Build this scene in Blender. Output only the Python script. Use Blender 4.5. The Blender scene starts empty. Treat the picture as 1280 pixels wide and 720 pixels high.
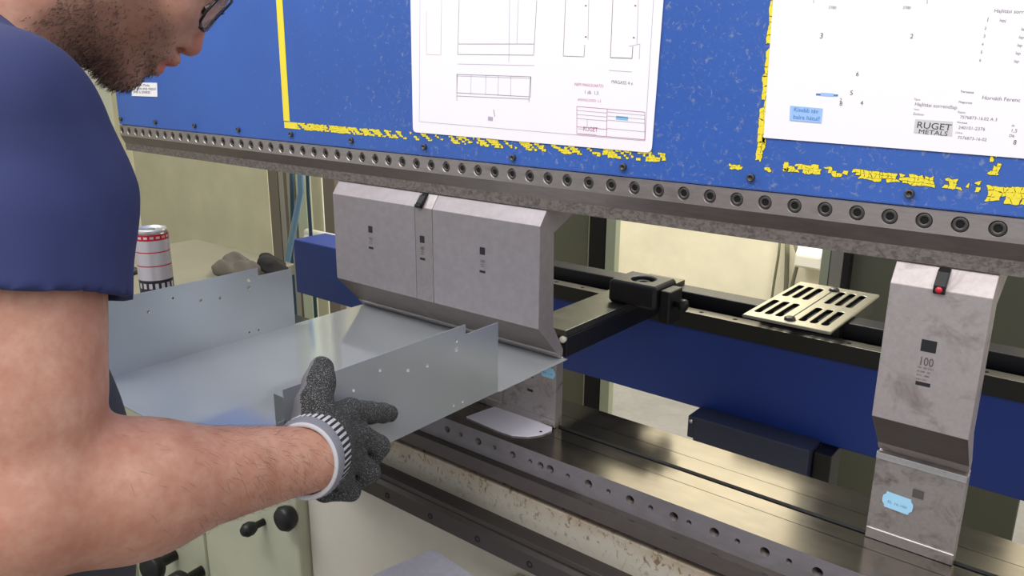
import bpy, bmesh, math, random
import numpy as np
from mathutils import Vector, Matrix
random.seed(5); rng = np.random.default_rng(5)
S = bpy.context.scene
C = S.collection
ZO = 1.50                      # eye height above the floor; all heights below are written relative to the eye

# ------------------------------------------------------------------ camera
MR = np.array([[0.77885919, 0.62716134, 0.00685645], [0.17430629, -0.20594043, -0.96291529], [-0.60249122, 0.75117055, -0.26971676]])
FPX = 991.6
EYE = np.array([0.0, -0.983, 0.0])
cd = bpy.data.cameras.new('camera'); co = bpy.data.objects.new('camera', cd); C.objects.link(co)
cd.sensor_width = 36; cd.lens = 36*FPX/1280; cd.clip_start = 0.02; cd.clip_end = 60
co.matrix_world = Matrix(((MR[0][0], -MR[1][0], -MR[2][0], EYE[0]), (MR[0][1], -MR[1][1], -MR[2][1], EYE[1]), (MR[0][2], -MR[1][2], -MR[2][2], EYE[2]+ZO), (0, 0, 0, 1)))
S.camera = co
def ray(u, v): return MR.T @ np.array([(u-640)/FPX, (v-360)/FPX, 1.0])
def at_y(u, v, y): d = ray(u, v); return EYE + d*((y-EYE[1])/d[1])
def at_x(u, v, x): d = ray(u, v); return EYE + d*((x-EYE[0])/d[0])
def at_z(u, v, z): d = ray(u, v); return EYE + d*((z-EYE[2])/d[2])
def at_d(u, v, D): return EYE + ray(u, v)*D

# ------------------------------------------------------------------ materials
def lin(c):
    return tuple((x/255/12.92 if x/255 <= .04045 else ((x/255+.055)/1.055)**2.4) for x in c)
def mat(name, rgb, rough=.5, metal=0.0, **k):
    m = bpy.data.materials.new(name); m.use_nodes = True
    b = m.node_tree.nodes['Principled BSDF']
    c = lin(rgb)
    b.inputs['Base Color'].default_value = (*c, 1)
    b.inputs['Roughness'].default_value = rough; b.inputs['Metallic'].default_value = metal
    for kk, vv in k.items():
        b.inputs[kk.replace('_', ' ')].default_value = vv
    return m
def nd(m, t, **k):
    n = m.node_tree.nodes.new(t)
    for kk, vv in k.items(): setattr(n, kk, vv)
    return n
def lk(m, a, b): m.node_tree.links.new(a, b)
def coords(m, scale=(1, 1, 1)):
    t = nd(m, 'ShaderNodeTexCoord'); mp = nd(m, 'ShaderNodeMapping'); mp.inputs['Scale'].default_value = scale
    lk(m, t.outputs['Object'], mp.inputs['Vector']); return mp.outputs['Vector']
def noise(m, vec, scale, detail=4, rough=.6, dist=0.0):
    n = nd(m, 'ShaderNodeTexNoise'); n.inputs['Scale'].default_value = scale; n.inputs['Detail'].default_value = detail
    n.inputs['Roughness'].default_value = rough; n.inputs['Distortion'].default_value = dist
    lk(m, vec, n.inputs['Vector']); return n.outputs['Fac']
def ramp(m, fac, stops):
    r = nd(m, 'ShaderNodeValToRGB'); e = r.color_ramp.elements
    while len(e) < len(stops): e.new(.5)
    for q, (p, c) in zip(e, stops):
        q.position = p; q.color = (*c, 1) if len(c) == 3 else c
    lk(m, fac, r.inputs['Fac']); return r.outputs['Color']
def mix(m, fac, a, b, mode='MIX'):
    x = nd(m, 'ShaderNodeMix'); x.data_type = 'RGBA'; x.blend_type = mode
    for v, s in ((fac, x.inputs[0]), (a, x.inputs[6]), (b, x.inputs[7])):
        if isinstance(v, (int, float)): s.default_value = v
        elif isinstance(v, tuple): s.default_value = (*v, 1)
        else: lk(m, v, s)
    return x.outputs[2]
def bsdf(m): return m.node_tree.nodes['Principled BSDF']
def bump(m, h, strength=.3, dist=.001):
    b = nd(m, 'ShaderNodeBump'); b.inputs['Strength'].default_value = strength; b.inputs['Distance'].default_value = dist
    lk(m, h, b.inputs['Height']); lk(m, b.outputs['Normal'], bsdf(m).inputs['Normal'])
G = lambda v: (v, v, v)
def steel(name, rgb, rough=.4, metal=.9, stain=(70, 55, 50), amount=.35, nscale=18, stretch=(1, 1, 1), lo=.52, hi=.72):
    m = mat(name, rgb, rough, metal)
    v = coords(m, stretch)
    a = noise(m, v, nscale, 6, .62, .6)
    f = ramp(m, a, [(lo, G(0)), (hi, G(amount))])
    fine = noise(m, v, nscale*9, 3)
    c0 = mix(m, ramp(m, fine, [(.3, G(0)), (.7, G(1))]), tuple(x*.88 for x in lin(rgb)), lin(rgb))
    lk(m, mix(m, f, c0, lin(stain)), bsdf(m).inputs['Base Color'])
    r = nd(m, 'ShaderNodeMapRange'); r.inputs['To Min'].default_value = rough-.07; r.inputs['To Max'].default_value = rough+.12
    lk(m, noise(m, v, nscale*1.7, 4), r.inputs['Value']); lk(m, r.outputs['Result'], bsdf(m).inputs['Roughness'])
    return m
M = {}
M['punch'] = steel('ground_steel', (164, 157, 160), .54, .7, (140, 126, 122), .35, 9)
M['punch_worn'] = steel('stained_steel', (186, 177, 175), .55, .65, (92, 72, 66), .6, 22, (1, 1, .9), .54, .74)
M['punch_mid'] = steel('duller_steel', (168, 160, 160), .45, .75, (100, 90, 85), .4, 15)
M['die'] = steel('die_steel', (186, 178, 174), .4, .8, (80, 64, 56), .7, 30, (1, 1, 1), .52, .72)
M['die_lip'] = steel('bright_steel', (228, 226, 226), .28, .9, (150, 140, 135), .2, 30)
M['bar'] = steel('bar_steel', (172, 164, 160), .45, .8, (105, 92, 84), .45, 14, (.6, 1, 2.5))
M['bar_shaded'] = steel('bar_shaded_face', (128, 118, 114), .5, .75, (82, 72, 68), .4, 10, (.4, 1, 2))  # darker copy of the bar steel: shade of down-facing faces in the colour
M['bar_rough'] = steel('scuffed_steel', (138, 130, 124), .6, .5, (70, 62, 58), .6, 210, (.7, 1, 1), .42, .62)
M['table'] = steel('table_steel', (132, 127, 121), .13, .97, (112, 100, 90), .3, 5, (.6, 1.6, 1))
M['table_front'] = steel('table_front_steel', (136, 131, 134), .45, .3, (92, 84, 80), .5, 12, (.4, 1, 1))
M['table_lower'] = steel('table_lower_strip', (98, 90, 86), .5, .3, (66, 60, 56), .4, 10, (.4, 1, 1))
m = M['galv'] = mat('galvanised_sheet', (204, 209, 212), .2, .6)
v = coords(m); lk(m, mix(m, noise(m, v, 5, 3), lin((188, 195, 200)), lin((206, 211, 214))), bsdf(m).inputs['Base Color'])
M['galv_base'] = mat('galvanised_base', (204, 209, 212), .10, .62); m = M['galv_base']
v = coords(m); lk(m, mix(m, noise(m, v, 5, 3), lin((190, 197, 201)), lin((208, 213, 216))), bsdf(m).inputs['Base Color'])
M['shelf'] = steel('shelf_sheet', (226, 224, 238), .5, .2, (200, 198, 212), .3, 10)
M['black'] = mat('black_plastic', (22, 22, 24), .45)
M['black_metal'] = mat('black_oxide', (34, 33, 34), .42, .5)
M['rail'] = steel('rail_black', (76, 70, 66), .45, .4, (50, 52, 42), .5, 9, (.3, 1, 1))
M['bolt'] = mat('bolt_black', (88, 84, 82), .42, .6)
M['hole'] = mat('hole_shade', (14, 13, 13), .6, .3)  # near-black that puts the shade inside holes and slots into the colour
M['beam_rail'] = steel('rail_grey', (150, 146, 134), .32, .85, (90, 86, 80), .4, 12, (.3, 1, 1))
M['beam_dark'] = mat('rail_dark', (56, 56, 52), .5, .5)
M['gauge_arm'] = steel('gauge_arm_steel', (112, 111, 100), .35, .85, (90, 88, 78), .4, 14)
M['vent'] = steel('vent_aluminium', (196, 192, 172), .38, .8, (170, 160, 130), .4, 30)
M['paper'] = mat('paper_white', (252, 247, 250), .55)
M['ink'] = mat('ink_grey', (128, 124, 134), .8)
M['ink_dark'] = mat('ink_dark', (66, 64, 68), .8)
M['ink_pale'] = mat('ink_pale', (184, 176, 194), .8)
M['ink_red'] = mat('ink_red', (190, 110, 152), .8)
M['ink_blue'] = mat('ink_blue', (140, 196, 232), .8)
M['logo_grey'] = mat('logo_grey', (212, 210, 212), .8)
M['note'] = mat('note_blue', (160, 198, 248), .7)
M['note_ink'] = mat('note_ink', (84, 130, 190), .8)
M['mark'] = mat('laser_mark', (42, 42, 46), .5, .3)
M['engrave'] = mat('engraved_line', (104, 98, 98), .5, .5)
M['sticker'] = mat('sticker_blue', (168, 220, 248), .6)
M['tag'] = mat('tag_white', (240, 236, 246), .45)
M['red'] = mat('button_red', (206, 38, 52), .4)
M['can_w'] = mat('can_silver', (198, 194, 198), .35, .45)
M['can_red'] = mat('can_red', (186, 20, 44), .35, .2)
M['can_dark'] = mat('can_dark', (38, 38, 46), .35, .2)
M['can_top'] = mat('can_top', (226, 226, 228), .3, .8)
M['hose'] = mat('hose_pale_blue', (140, 178, 200), .45)
M['hose_dark'] = mat('hose_dark_blue', (50, 78, 98), .5)
M['rag'] = mat('rag_grey', (98, 92, 82), .95)
M['rag_dark'] = mat('rag_black', (40, 38, 36), .95)
M['alu'] = mat('aluminium_post', (168, 164, 152), .45, .55)
M['post_brown'] = mat('post_brown_grey', (120, 110, 96), .6, .2)
M['post_green'] = mat('post_pale_green', (172, 178, 150), .6)
M['panel_dark'] = mat('panel_olive_dark', (104, 104, 84), .6)
M['white'] = mat('white_panel', (226, 222, 206), .6)
M['glass_lens'] = mat('lens_clear', (235, 240, 250), .03, 0, Alpha=.14)
M['frame_black'] = mat('frame_black', (18, 18, 22), .25)
M['steel_pin'] = mat('pin_chrome', (230, 230, 235), .15, 1)
M['eye_white'] = mat('eye_white', (225, 215, 208), .3)
M['iris'] = mat('iris_brown', (60, 40, 28), .25)
M['trouser'] = mat('trouser_grey', (66, 68, 76), .9)
M['cuff_white'] = mat('cuff_white', (206, 204, 206), .9)
M['cuff_grey'] = mat('cuff_grey', (134, 134, 142), .85)
M['cuff_black'] = mat('cuff_black', (40, 40, 42), .9)
M['sole'] = mat('shoe_black', (26, 25, 25), .6)
M['hair'] = mat('hair_brown', (58, 42, 32), .6)
M['beard'] = mat('beard_brown', (62, 46, 36), .65)
M['armhair'] = mat('arm_hair', (74, 48, 34), .7)
M['paint_edge'] = mat('paint_chip_edge', (52, 58, 66), .6)
M['yellow'] = mat('yellow_paint', (246, 226, 62), .5)

m = M['black']; bump(m, noise(m, coords(m), 300, 2), .2, .0005)
# blue machine paint, knocked and scratched
def blue_paint(name, rgb, rough, chips):
    m = mat(name, rgb, rough)
    v = coords(m)
    big = noise(m, v, 3.0, 3)
    base = mix(m, ramp(m, big, [(.35, G(0)), (.65, G(1))]), tuple(x*.85 for x in lin(rgb)), lin(rgb))
    if chips:
        sep = nd(m, 'ShaderNodeSeparateXYZ'); lk(m, v, sep.inputs[0])
        rx = nd(m, 'ShaderNodeMapRange'); rx.inputs['From Min'].default_value = -1.1; rx.inputs['From Max'].default_value = -.25
        rx.inputs['To Min'].default_value = -.10; rx.inputs['To Max'].default_value = .02
        lk(m, sep.outputs['X'], rx.inputs['Value'])
        rz = nd(m, 'ShaderNodeMapRange'); rz.inputs['From Min'].default_value = ZO+.02; rz.inputs['From Max'].default_value = ZO-.14
        rz.inputs['To Min'].default_value = -.06; rz.inputs['To Max'].default_value = .05
        lk(m, sep.outputs['Z'], rz.inputs['Value'])
        n1 = noise(m, v, 130, 5, .72, .8)
        a1 = nd(m, 'ShaderNodeMath', operation='ADD'); lk(m, n1, a1.inputs[0]); lk(m, rx.outputs[0], a1.inputs[1])
        a2 = nd(m, 'ShaderNodeMath', operation='ADD'); lk(m, a1.outputs[0], a2.inputs[0]); lk(m, rz.outputs[0], a2.inputs[1])
        f = ramp(m, a2.outputs[0], [(.64, G(0)), (.72, G(.6))])
        base = mix(m, f, base, lin((142, 150, 168)))
        bump(m, noise(m, v, 160, 2), .25, .0006)
    lk(m, base, bsdf(m).inputs['Base Color'])
    return m
M['blue'] = blue_paint('ram_blue', (58, 99, 180), .4, True)
M['beam_blue'] = blue_paint('beam_blue', (40, 70, 160), .5, False)
# cream machine enamel, oily stains near the top edge
BZ = ZO-.661                   # top of the cream bed
def cream(name, rgb, stain=.0, green=False):
    m = mat(name, rgb, .5)
    v = coords(m)
    n1 = noise(m, v, 4, 4)
    c = mix(m, ramp(m, n1, [(.35, G(0)), (.7, G(1))]), lin(rgb), tuple(x*.86 for x in lin(rgb)))
    if stain:
        n2 = noise(m, coords(m, (1, 1, .7)), 90, 6, .72, 1.0)
        sp = nd(m, 'ShaderNodeSeparateXYZ'); lk(m, v, sp.inputs[0])
        rf = nd(m, 'ShaderNodeMapRange'); rf.inputs['From Min'].default_value = BZ-.06; rf.inputs['From Max'].default_value = BZ-.02
        lk(m, sp.outputs['Z'], rf.inputs['Value'])
        fk = nd(m, 'ShaderNodeMath', operation='MULTIPLY'); lk(m, ramp(m, n2, [(.54, G(0)), (.63, G(stain))]), fk.inputs[0]); lk(m, rf.outputs[0], fk.inputs[1])
        c = mix(m, fk.outputs[0], c, lin((92, 66, 42)))
        sep = nd(m, 'ShaderNodeSeparateXYZ'); lk(m, v, sep.inputs[0])
        rz = nd(m, 'ShaderNodeMapRange'); rz.inputs['From Min'].default_value = BZ-.035; rz.inputs['From Max'].default_value = BZ+.002
        rz.inputs['To Min'].default_value = 0; rz.inputs['To Max'].default_value = .95
        lk(m, sep.outputs['Z'], rz.inputs['Value'])
        x = nd(m, 'ShaderNodeMath', operation='MULTIPLY'); lk(m, rz.outputs[0], x.inputs[0]); lk(m, noise(m, v, 25, 4), x.inputs[1])
        c = mix(m, x.outputs[0], c, lin((150, 112, 62)))
    lk(m, c, bsdf(m).inputs['Base Color'])
    return m
M['cream_bed'] = cream('cream_bed_enamel', (226, 219, 202), .85)
M['cream'] = cream('cream_enamel', (198, 198, 172), 0)
M['cream_top'] = cream('cream_dimmed_top', (140, 135, 116), 0)  # darker copy of the cream, dimmed in colour where the lamps strike it
M['cream_wall'] = cream('cream_panel', (212, 206, 170), 0)
M['bright_wall'] = cream('pale_yellow_wall', (240, 232, 204), 0)
M['floor'] = steel('concrete', (128, 126, 122), .7, 0, (90, 88, 84), .4, 3)
# cloth
m = M['shirt'] = mat('shirt_navy', (44, 52, 104), .85)
v = coords(m); n = noise(m, v, 6, 3); lk(m, mix(m, ramp(m, n, [(.3, G(0)), (.7, G(1))]), lin((38, 45, 88)), lin((50, 59, 106))), bsdf(m).inputs['Base Color'])
bump(m, noise(m, v, 900, 2), .25, .0004)
m = M['trouser']; bump(m, noise(m, coords(m), 700, 2), .3, .0005)
# speckled knitted glove
m = M['glove'] = mat('glove_knit', (50, 50, 52), .95)
v = coords(m); n = noise(m, v, 900, 2, .7)
lk(m, ramp(m, n, [(.48, lin((44, 44, 45))), (.58, lin((74, 74, 74))), (.70, lin((178, 178, 172)))]), bsdf(m).inputs['Base Color'])
bump(m, noise(m, v, 600, 2), .5, .0008)
M['glove_palm'] = mat('glove_coating', (122, 120, 126), .7)
# skin: the beard shadow is a mask kept on the vertices
m = M['skin'] = mat('skin', (206, 146, 120), .6)
v = coords(m); n1 = noise(m, v, 22, 4); n2 = noise(m, v, 140, 3)
c = mix(m, ramp(m, n1, [(.35, G(0)), (.68, G(1))]), lin((204, 156, 132)), lin((178, 122, 98)))
c = mix(m, ramp(m, n2, [(.4, G(0)), (.75, G(.35))]), c, lin((178, 106, 84)))
at = nd(m, 'ShaderNodeAttribute'); at.attribute_name = 'tone'
sx = nd(m, 'ShaderNodeSeparateColor'); lk(m, at.outputs['Color'], sx.inputs[0])
c = mix(m, sx.outputs[0], c, lin((112, 82, 66)))
c = mix(m, sx.outputs[1], c, lin((190, 92, 84)))
lk(m, c, bsdf(m).inputs['Base Color'])
bsdf(m).inputs['Subsurface Weight'].default_value = .12; bsdf(m).inputs['Subsurface Radius'].default_value = (.008, .004, .002)
bsdf(m).inputs['Subsurface Scale'].default_value = .5
bump(m, n2, .25, .0012)

# ------------------------------------------------------------------ building helpers
class MB:
    def __init__(s): s.v, s.f, s.m, s.sm, s.mats = [], [], [], [], []
    def mi(s, m):
        if isinstance(m, str): m = M[m]
        if m not in s.mats: s.mats.append(m)
        return s.mats.index(m)
    def add(s, vs, fs, m, smooth=False):
        o = len(s.v); k = s.mi(m)
        s.v += [tuple(float(x) for x in p) for p in vs]
        s.f += [tuple(i+o for i in f) for f in fs]; s.m += [k]*len(fs); s.sm += [smooth]*len(fs); return s
    def box(s, x0, x1, y0, y1, z0, z1, m):
        vs = [(x, y, z) for x in (x0, x1) for y in (y0, y1) for z in (z0, z1)]
        return s.add(vs, [(0, 1, 3, 2), (4, 6, 7, 5), (0, 4, 5, 1), (2, 3, 7, 6), (0, 2, 6, 4), (1, 5, 7, 3)], m)
    def prism_x(s, prof, x0, x1, m, mf=None):
        """profile of (y, z) going round clockwise seen from +x; mf maps edge index -> material"""
        n = len(prof); mf = mf or {}
        vs = [(x0, y, z) for y, z in prof]+[(x1, y, z) for y, z in prof]
        o = len(s.v); s.v += vs
        for i in range(n):
            j = (i+1) % n
            s.f.append((o+i, o+j, o+n+j, o+n+i)); s.m.append(s.mi(mf.get(i, m))); s.sm.append(False)
        s.f.append(tuple(o+i for i in range(n))[::-1]); s.m.append(s.mi(m)); s.sm.append(False)
        s.f.append(tuple(o+n+i for i in range(n))); s.m.append(s.mi(m)); s.sm.append(False)
        return s
    def poly(s, pts, nrm, th, m):
        """flat polygon (list of points) given thickness th along nrm"""
        n = len(pts); nrm = np.array(nrm, float)*th
        vs = [np.array(p, float) for p in pts]; vs = vs+[p+nrm for p in vs]
        fs = [tuple(range(n))[::-1], tuple(range(n, 2*n))]+[(i, (i+1) % n, n+(i+1) % n, n+i) for i in range(n)]
        return s.add(vs, fs, m)
    def lathe(s, prof, base, axis, m, n=28, mf=None, smooth=True, a0=0):
        """profile of (radius, height) turned about axis from base"""
        ax = Vector(axis).normalized(); u = ax.orthogonal().normalized(); w = ax.cross(u); base = Vector(base); mf = mf or {}
        o = len(s.v)
        for r, h in prof:
            for k in range(n):
                a = a0+2*math.pi*k/n
                s.v.append(tuple(base+ax*h+(u*math.cos(a)+w*math.sin(a))*r))
        for i in range(len(prof)-1):
            for k in range(n):
                j = (k+1) % n
                s.f.append((o+i*n+k, o+i*n+j, o+(i+1)*n+j, o+(i+1)*n+k)); s.m.append(s.mi(mf.get(i, m))); s.sm.append(smooth)
        for i, rev in ((0, True), (len(prof)-1, False)):
            if prof[i][0] > 1e-6:
                t = tuple(o+i*n+k for k in range(n)); s.f.append(t[::-1] if rev else t); s.m.append(s.mi(mf.get('cap', m))); s.sm.append(False)
        return s
    def tube(s, pts, r, m, n=10, smooth=True):
        pts = [Vector(p) for p in pts]; o = len(s.v); N = len(pts)
        rr = r if isinstance(r, (list, tuple)) else [r]*N
        up = None
        for i, p in enumerate(pts):
            t = (pts[min(i+1, N-1)]-pts[max(i-1, 0)]).normalized()
            up = t.orthogonal().normalized() if up is None else (up-t*up.dot(t)).normalized()
            w = t.cross(up)
            for k in range(n):
                a = 2*math.pi*k/n; s.v.append(tuple(p+(up*math.cos(a)+w*math.sin(a))*rr[i]))
        for i in range(N-1):
            for k in range(n):
                j = (k+1) % n; s.f.append((o+i*n+k, o+i*n+j, o+(i+1)*n+j, o+(i+1)*n+k)); s.m.append(s.mi(m)); s.sm.append(smooth)
        s.f.append(tuple(o+k for k in range(n))[::-1]); s.f.append(tuple(o+(N-1)*n+k for k in range(n)))
        s.m += [s.mi(m)]*2; s.sm += [False]*2
        return s
    def build(s, name, parent=None, bevel=0, fix=True):
        V3 = np.array(s.v, float); V3[:, 2] += ZO
        if parent is None:
            org = Vector(((V3[:, 0].min()+V3[:, 0].max())/2, (V3[:, 1].min()+V3[:, 1].max())/2, V3[:, 2].min()))
        else:
            org = world_loc(parent)
        me = bpy.data.meshes.new(name)
        me.from_pydata((V3-np.array(org)).tolist(), [], s.f)
        for mm in s.mats: me.materials.append(mm)
        me.polygons.foreach_set('material_index', s.m); me.polygons.foreach_set('use_smooth', s.sm)
        if fix:
            bm = bmesh.new(); bm.from_mesh(me); bmesh.ops.recalc_face_normals(bm, faces=bm.faces); bm.to_mesh(me); bm.free()
        me.update()
        o = bpy.data.objects.new(name, me); C.objects.link(o)
        if parent is None: o.location = org
        else: o.parent = parent
        if bevel:
            b = o.modifiers.new('edge', 'BEVEL'); b.width = bevel; b.segments = 2; b.limit_method = 'ANGLE'; b.angle_limit = math.radians(35)
        return o
def world_loc(o):
    l = o.location.copy()
    while o.parent is not None: o = o.parent; l += o.location
    return l
def tag(o, label=None, cat=None, group=None, kind=None):
    if label: o['label'] = label
    if cat: o['category'] = cat
    if group: o['group'] = group
    if kind: o['kind'] = kind
    return o
def thing(name, loc, label, cat, group=None):
    o = bpy.data.objects.new(name, None); C.objects.link(o); o.empty_display_size = .05
    o.location = (loc[0], loc[1], loc[2]+ZO); return tag(o, label, cat, group)
def cut(o, cutters):
    """carve the shapes of an MB out of o"""
    k = cutters.build('cutter'); bpy.context.view_layer.update()
    b = o.modifiers.new('holes', 'BOOLEAN'); b.object = k; b.operation = 'DIFFERENCE'; b.solver = 'EXACT'
    try: b.material_mode = 'TRANSFER'
    except Exception: pass
    dg = bpy.context.evaluated_depsgraph_get(); me = bpy.data.meshes.new_from_object(o.evaluated_get(dg))
    o.modifiers.remove(b); o.data = me
    bpy.data.objects.remove(k)
def font_mesh(txt):
    cu = bpy.data.curves.new('t', 'FONT'); cu.body = txt; cu.size = 1; cu.resolution_u = 3
    o = bpy.data.objects.new('t', cu); C.objects.link(o); bpy.context.view_layer.update()
    me = bpy.data.meshes.new_from_object(o.evaluated_get(bpy.context.evaluated_depsgraph_get()))
    vs = np.array([v.co[:] for v in me.vertices]) if len(me.vertices) else np.zeros((0, 3)); fs = [tuple(p.vertices) for p in me.polygons]
    bpy.data.objects.remove(o); bpy.data.curves.remove(cu); bpy.data.meshes.remove(me)
    return vs, fs
def text_y(mb, txt, p0, p1, y, m, hs=1.0):
    """text on the plane Y = y, its baseline from photo point p0 to p1"""
    a = at_y(*p0, y); b = at_y(*p1, y); vs, fs = font_mesh(txt)
    if not len(vs): return
    w = vs[:, 0].max(); d = b-a; L = np.linalg.norm(d); d /= L; k = L/w; up = np.array([-d[2], 0, d[0]])
    mb.add([a+d*(v[0]*k)+up*(v[1]*k*hs) for v in vs], fs, m)
def line_y(mb, p0, p1, y, w, m):
    a = at_y(*p0, y); b = at_y(*p1, y); d = b-a; d /= np.linalg.norm(d)+1e-9; up = np.array([-d[2], 0, d[0]])*w/2
    mb.add([a-up, b-up, b+up, a+up], [(0, 1, 2, 3)], m)

# ------------------------------------------------------------------ room
FZ = -ZO
b = MB().box(-6, 3.5, -3.5, 3.3, FZ-.1, FZ, 'floor').build('floor'); tag(b, kind='structure')
b = MB().box(-6, 3.5, 3.2, 3.3, FZ, 2.6, 'bright_wall').build('wall_back'); tag(b, kind='structure')
b = MB().box(-6.1, -6, -3.5, 3.3, FZ, 2.6, 'cream_wall').build('wall_left'); tag(b, kind='structure')

# ------------------------------------------------------------------ ram with its painted outline
YR = -.045
ram = thing('machine_ram', (-.7, .03, -.1445), 'deep blue painted ram of the bending press with chipped yellow outline', 'press')
MB().prism_x([(YR, -.1445), (YR, .75), (.08, .75), (.08, -.1445)], -1.988, .75, 'blue').build('ram_plate', ram, .002)
def flakes(mb, pts, w, dens, seed, size=.006, y=YR-.0003):
    """cracked paint: a stripe broken into ragged cells, dens(t) = share of the cells that is left"""
    r = random.Random(seed)
    a = np.array(pts[0]); bb = np.array(pts[1]); L = np.linalg.norm(bb-a); d = (bb-a)/L; n = np.array([-d[1], d[0]])
    rows = max(2, int(round(w/(size*.8)))); cols = max(2, int(L/size))
    J = [[(i+r.uniform(-.42, .42), j+r.uniform(-.32, .32)) for j in range(rows+1)] for i in range(cols+1)]
    wv = [r.uniform(0, 6) for _ in range(6)]
    for i in range(cols):
        D = dens((i+.5)/cols)
        if D >= 1:
            q = [(i, 0), (i+1, 0), (i+1, rows), (i, rows)]; q = [(x, yy) for x, yy in q]
            q = [a+d*(x*L/cols)+n*((yy/rows-.5)*w) for x, yy in q]; mb.poly([(x, y, z) for x, z in q], (0, -1, 0), .0003, 'yellow'); continue
        for j in range(rows):
            keep = .5+.28*math.sin(i*.9+wv[0]+j)+.2*math.sin(i*.37+wv[1])+.2*math.sin(j*2.1+i*1.7+wv[2])+r.uniform(-.22, .22)
            if keep > D: continue
            q = [J[i][j], J[i+1][j], J[i+1][j+1], J[i][j+1]]; cx = sum(p[0] for p in q)/4; cy = sum(p[1] for p in q)/4
            k = r.uniform(.86, 1.02); P_ = []
            for e_ in range(4):
                p, p2_ = q[e_], q[(e_+1) % 4]
                P_.append(p)
                for f_ in (.33, .67): P_.append((p[0]+(p2_[0]-p[0])*f_+r.uniform(-.13, .13), p[1]+(p2_[1]-p[1])*f_+r.uniform(-.13, .13)))
            P_ = [(cx+(p[0]-cx)*k, cy+(p[1]-cy)*k) for p in P_]
            P_ = [a+d*(p[0]*L/cols)+n*((p[1]/rows-.5)*w) for p in P_]
            mb.poly([(x, y, z) for x, z in P_], (0, -1, 0), .0003, 'yellow')
            cxy = sum(P_)/len(P_); E_ = [cxy+(p-cxy)*(1.0+.00055/(np.linalg.norm(p-cxy)+1e-6)) for p in P_]
            mb.poly([(x, y+.0002, z) for x, z in E_], (0, -1, 0), .0001, 'paint_edge')
stripe_h = [(-1.317, -.1125), (-.497, -.1145)]
y1 = MB()
flakes(y1, [(-1.3, .75), (-1.3085, -.105)], .019, lambda t: 1, 1)
y1.build('yellow_stripe', ram)
y2 = MB()
flakes(y2, stripe_h, .012, lambda t: 1 if t < .05 else (.86 if t < .26 else (.66 if t < .36 else (.34 if t < .52 else .47))), 2, .0042)
y2.build('yellow_stripe', ram)
y3 = MB()
flakes(y3, [(-.375, .75), (-.3695, -.085)], .0105, lambda t: 1 if t < .72 else .95, 3, .008); flakes(y3, [(-.369, -.08), (-.372, -.108)], .008, lambda t: .7, 4, .004)
y3.build('yellow_stripe', ram)
y4 = MB()
flakes(y4, [(-.41, -.118), (-.335, -.118)], .006, lambda t: .4 if t < .3 else .2, 5, .003)
def d4(t): return .62 if .02 < t < .3 else (.52 if t < .42 else (.8 if t < .8 else (.3 if t < .86 else .6)))
flakes(y4, [(-.34, -.113), (-.135, -.1165)], .0105, d4, 6, .0042)
flakes(y4, [(-.128, -.122), (.7, -.135)], .016, lambda t: .8, 7, .006)
y4.build('yellow_stripe', ram)
y5 = MB(); flakes(y5, [(-.1245, .75), (-.1255, -.105)], .0105, lambda t: .82, 8, .005); y5.build('yellow_stripe', ram)
gx = [-1.973, -1.808, -1.64, -1.473, -1.296, -1.12, -.938, -.751, -.559, -.379, -.2, -.02, .16, .34, .52]
pr = MB().lathe([(0.0, -.003), (.0048, -.003), (.0048, .004), (.0044, .005), (.0028, .005), (.0026, .002), (0, .002)], (gx[0], YR, -.131), (0, -1, 0), 'bolt', 16).build('screw', ram)
for x in gx[1:]:
    o = pr.copy(); C.objects.link(o); o.parent = ram; o.location = (x-gx[0], 0, random.uniform(-.002, .002))

# ------------------------------------------------------------------ clamping bar with its row of cap screws
bar = thing('clamping_bar', (-.7, 0, -.206), 'long grey steel clamping bar with a row of black socket screws under the blue ram', 'clamp')
bp = MB().prism_x([(-.05, -.170), (-.05, -.1452), (.055, -.1452), (.055, -.206), (-.040, -.206), (-.041, -.1895)], -1.978, .75, 'bar', {0: 'bar', 4: 'bar_rough', 5: 'bar_shaded'}).build('bar_body', bar)
kn = [(0, 152.5, 163), (9, 241.8, 171.5), (18, 361, 184), (24, 404.5, 188.6), (25, 436.5, 192)]
idx = [0, 3, 25, 28, 30, 33, 36, 39, 42, 45, 48, 50, 52, 54]
kp = [(152.5, 163), (177, 165), (436.5, 192), (526, 201), (583, 208), (642, 214.5), (708.6, 222), (708.6, 222), (792.7, 232), (887, 244), (992.7, 257.5), (1070.7, 267), (1154.5, 277.5), (1246.5, 290)]
idx = [0, 24, 25, 26, 39, 42, 45, 48, 50, 52, 54]
kp = [(152.5, 163), (404.5, 188.6), (436.5, 192), (452.7, 193.6), (708.6, 222), (792.7, 232), (887, 244), (992.7, 257.5), (1070.7, 267), (1154.5, 277.5), (1246.5, 290)]
kx = [at_y(u, v, -.05)[0] for u, v in kp]; kx[1] = kx[2]-(kx[3]-kx[2]) if False else kx[1]
bxs = [float(np.interp(i, [0, 25, 39, 42, 45, 48, 50, 52, 54], [kx[0], kx[2], kx[4], kx[5], kx[6], kx[7], kx[8], kx[9], kx[10]])) for i in range(55)]
dx = bxs[-1]-bxs[-2]
bxs += [bxs[-1]+dx*(i+1) for i in range(12)]
zb = -.1572
kc = MB()
for x in bxs: kc.lathe([(.0088, -.02), (.0088, .006)], (x, -.05, zb), (0, -1, 0), 'bar', 24)
cut(bp, kc)
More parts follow.
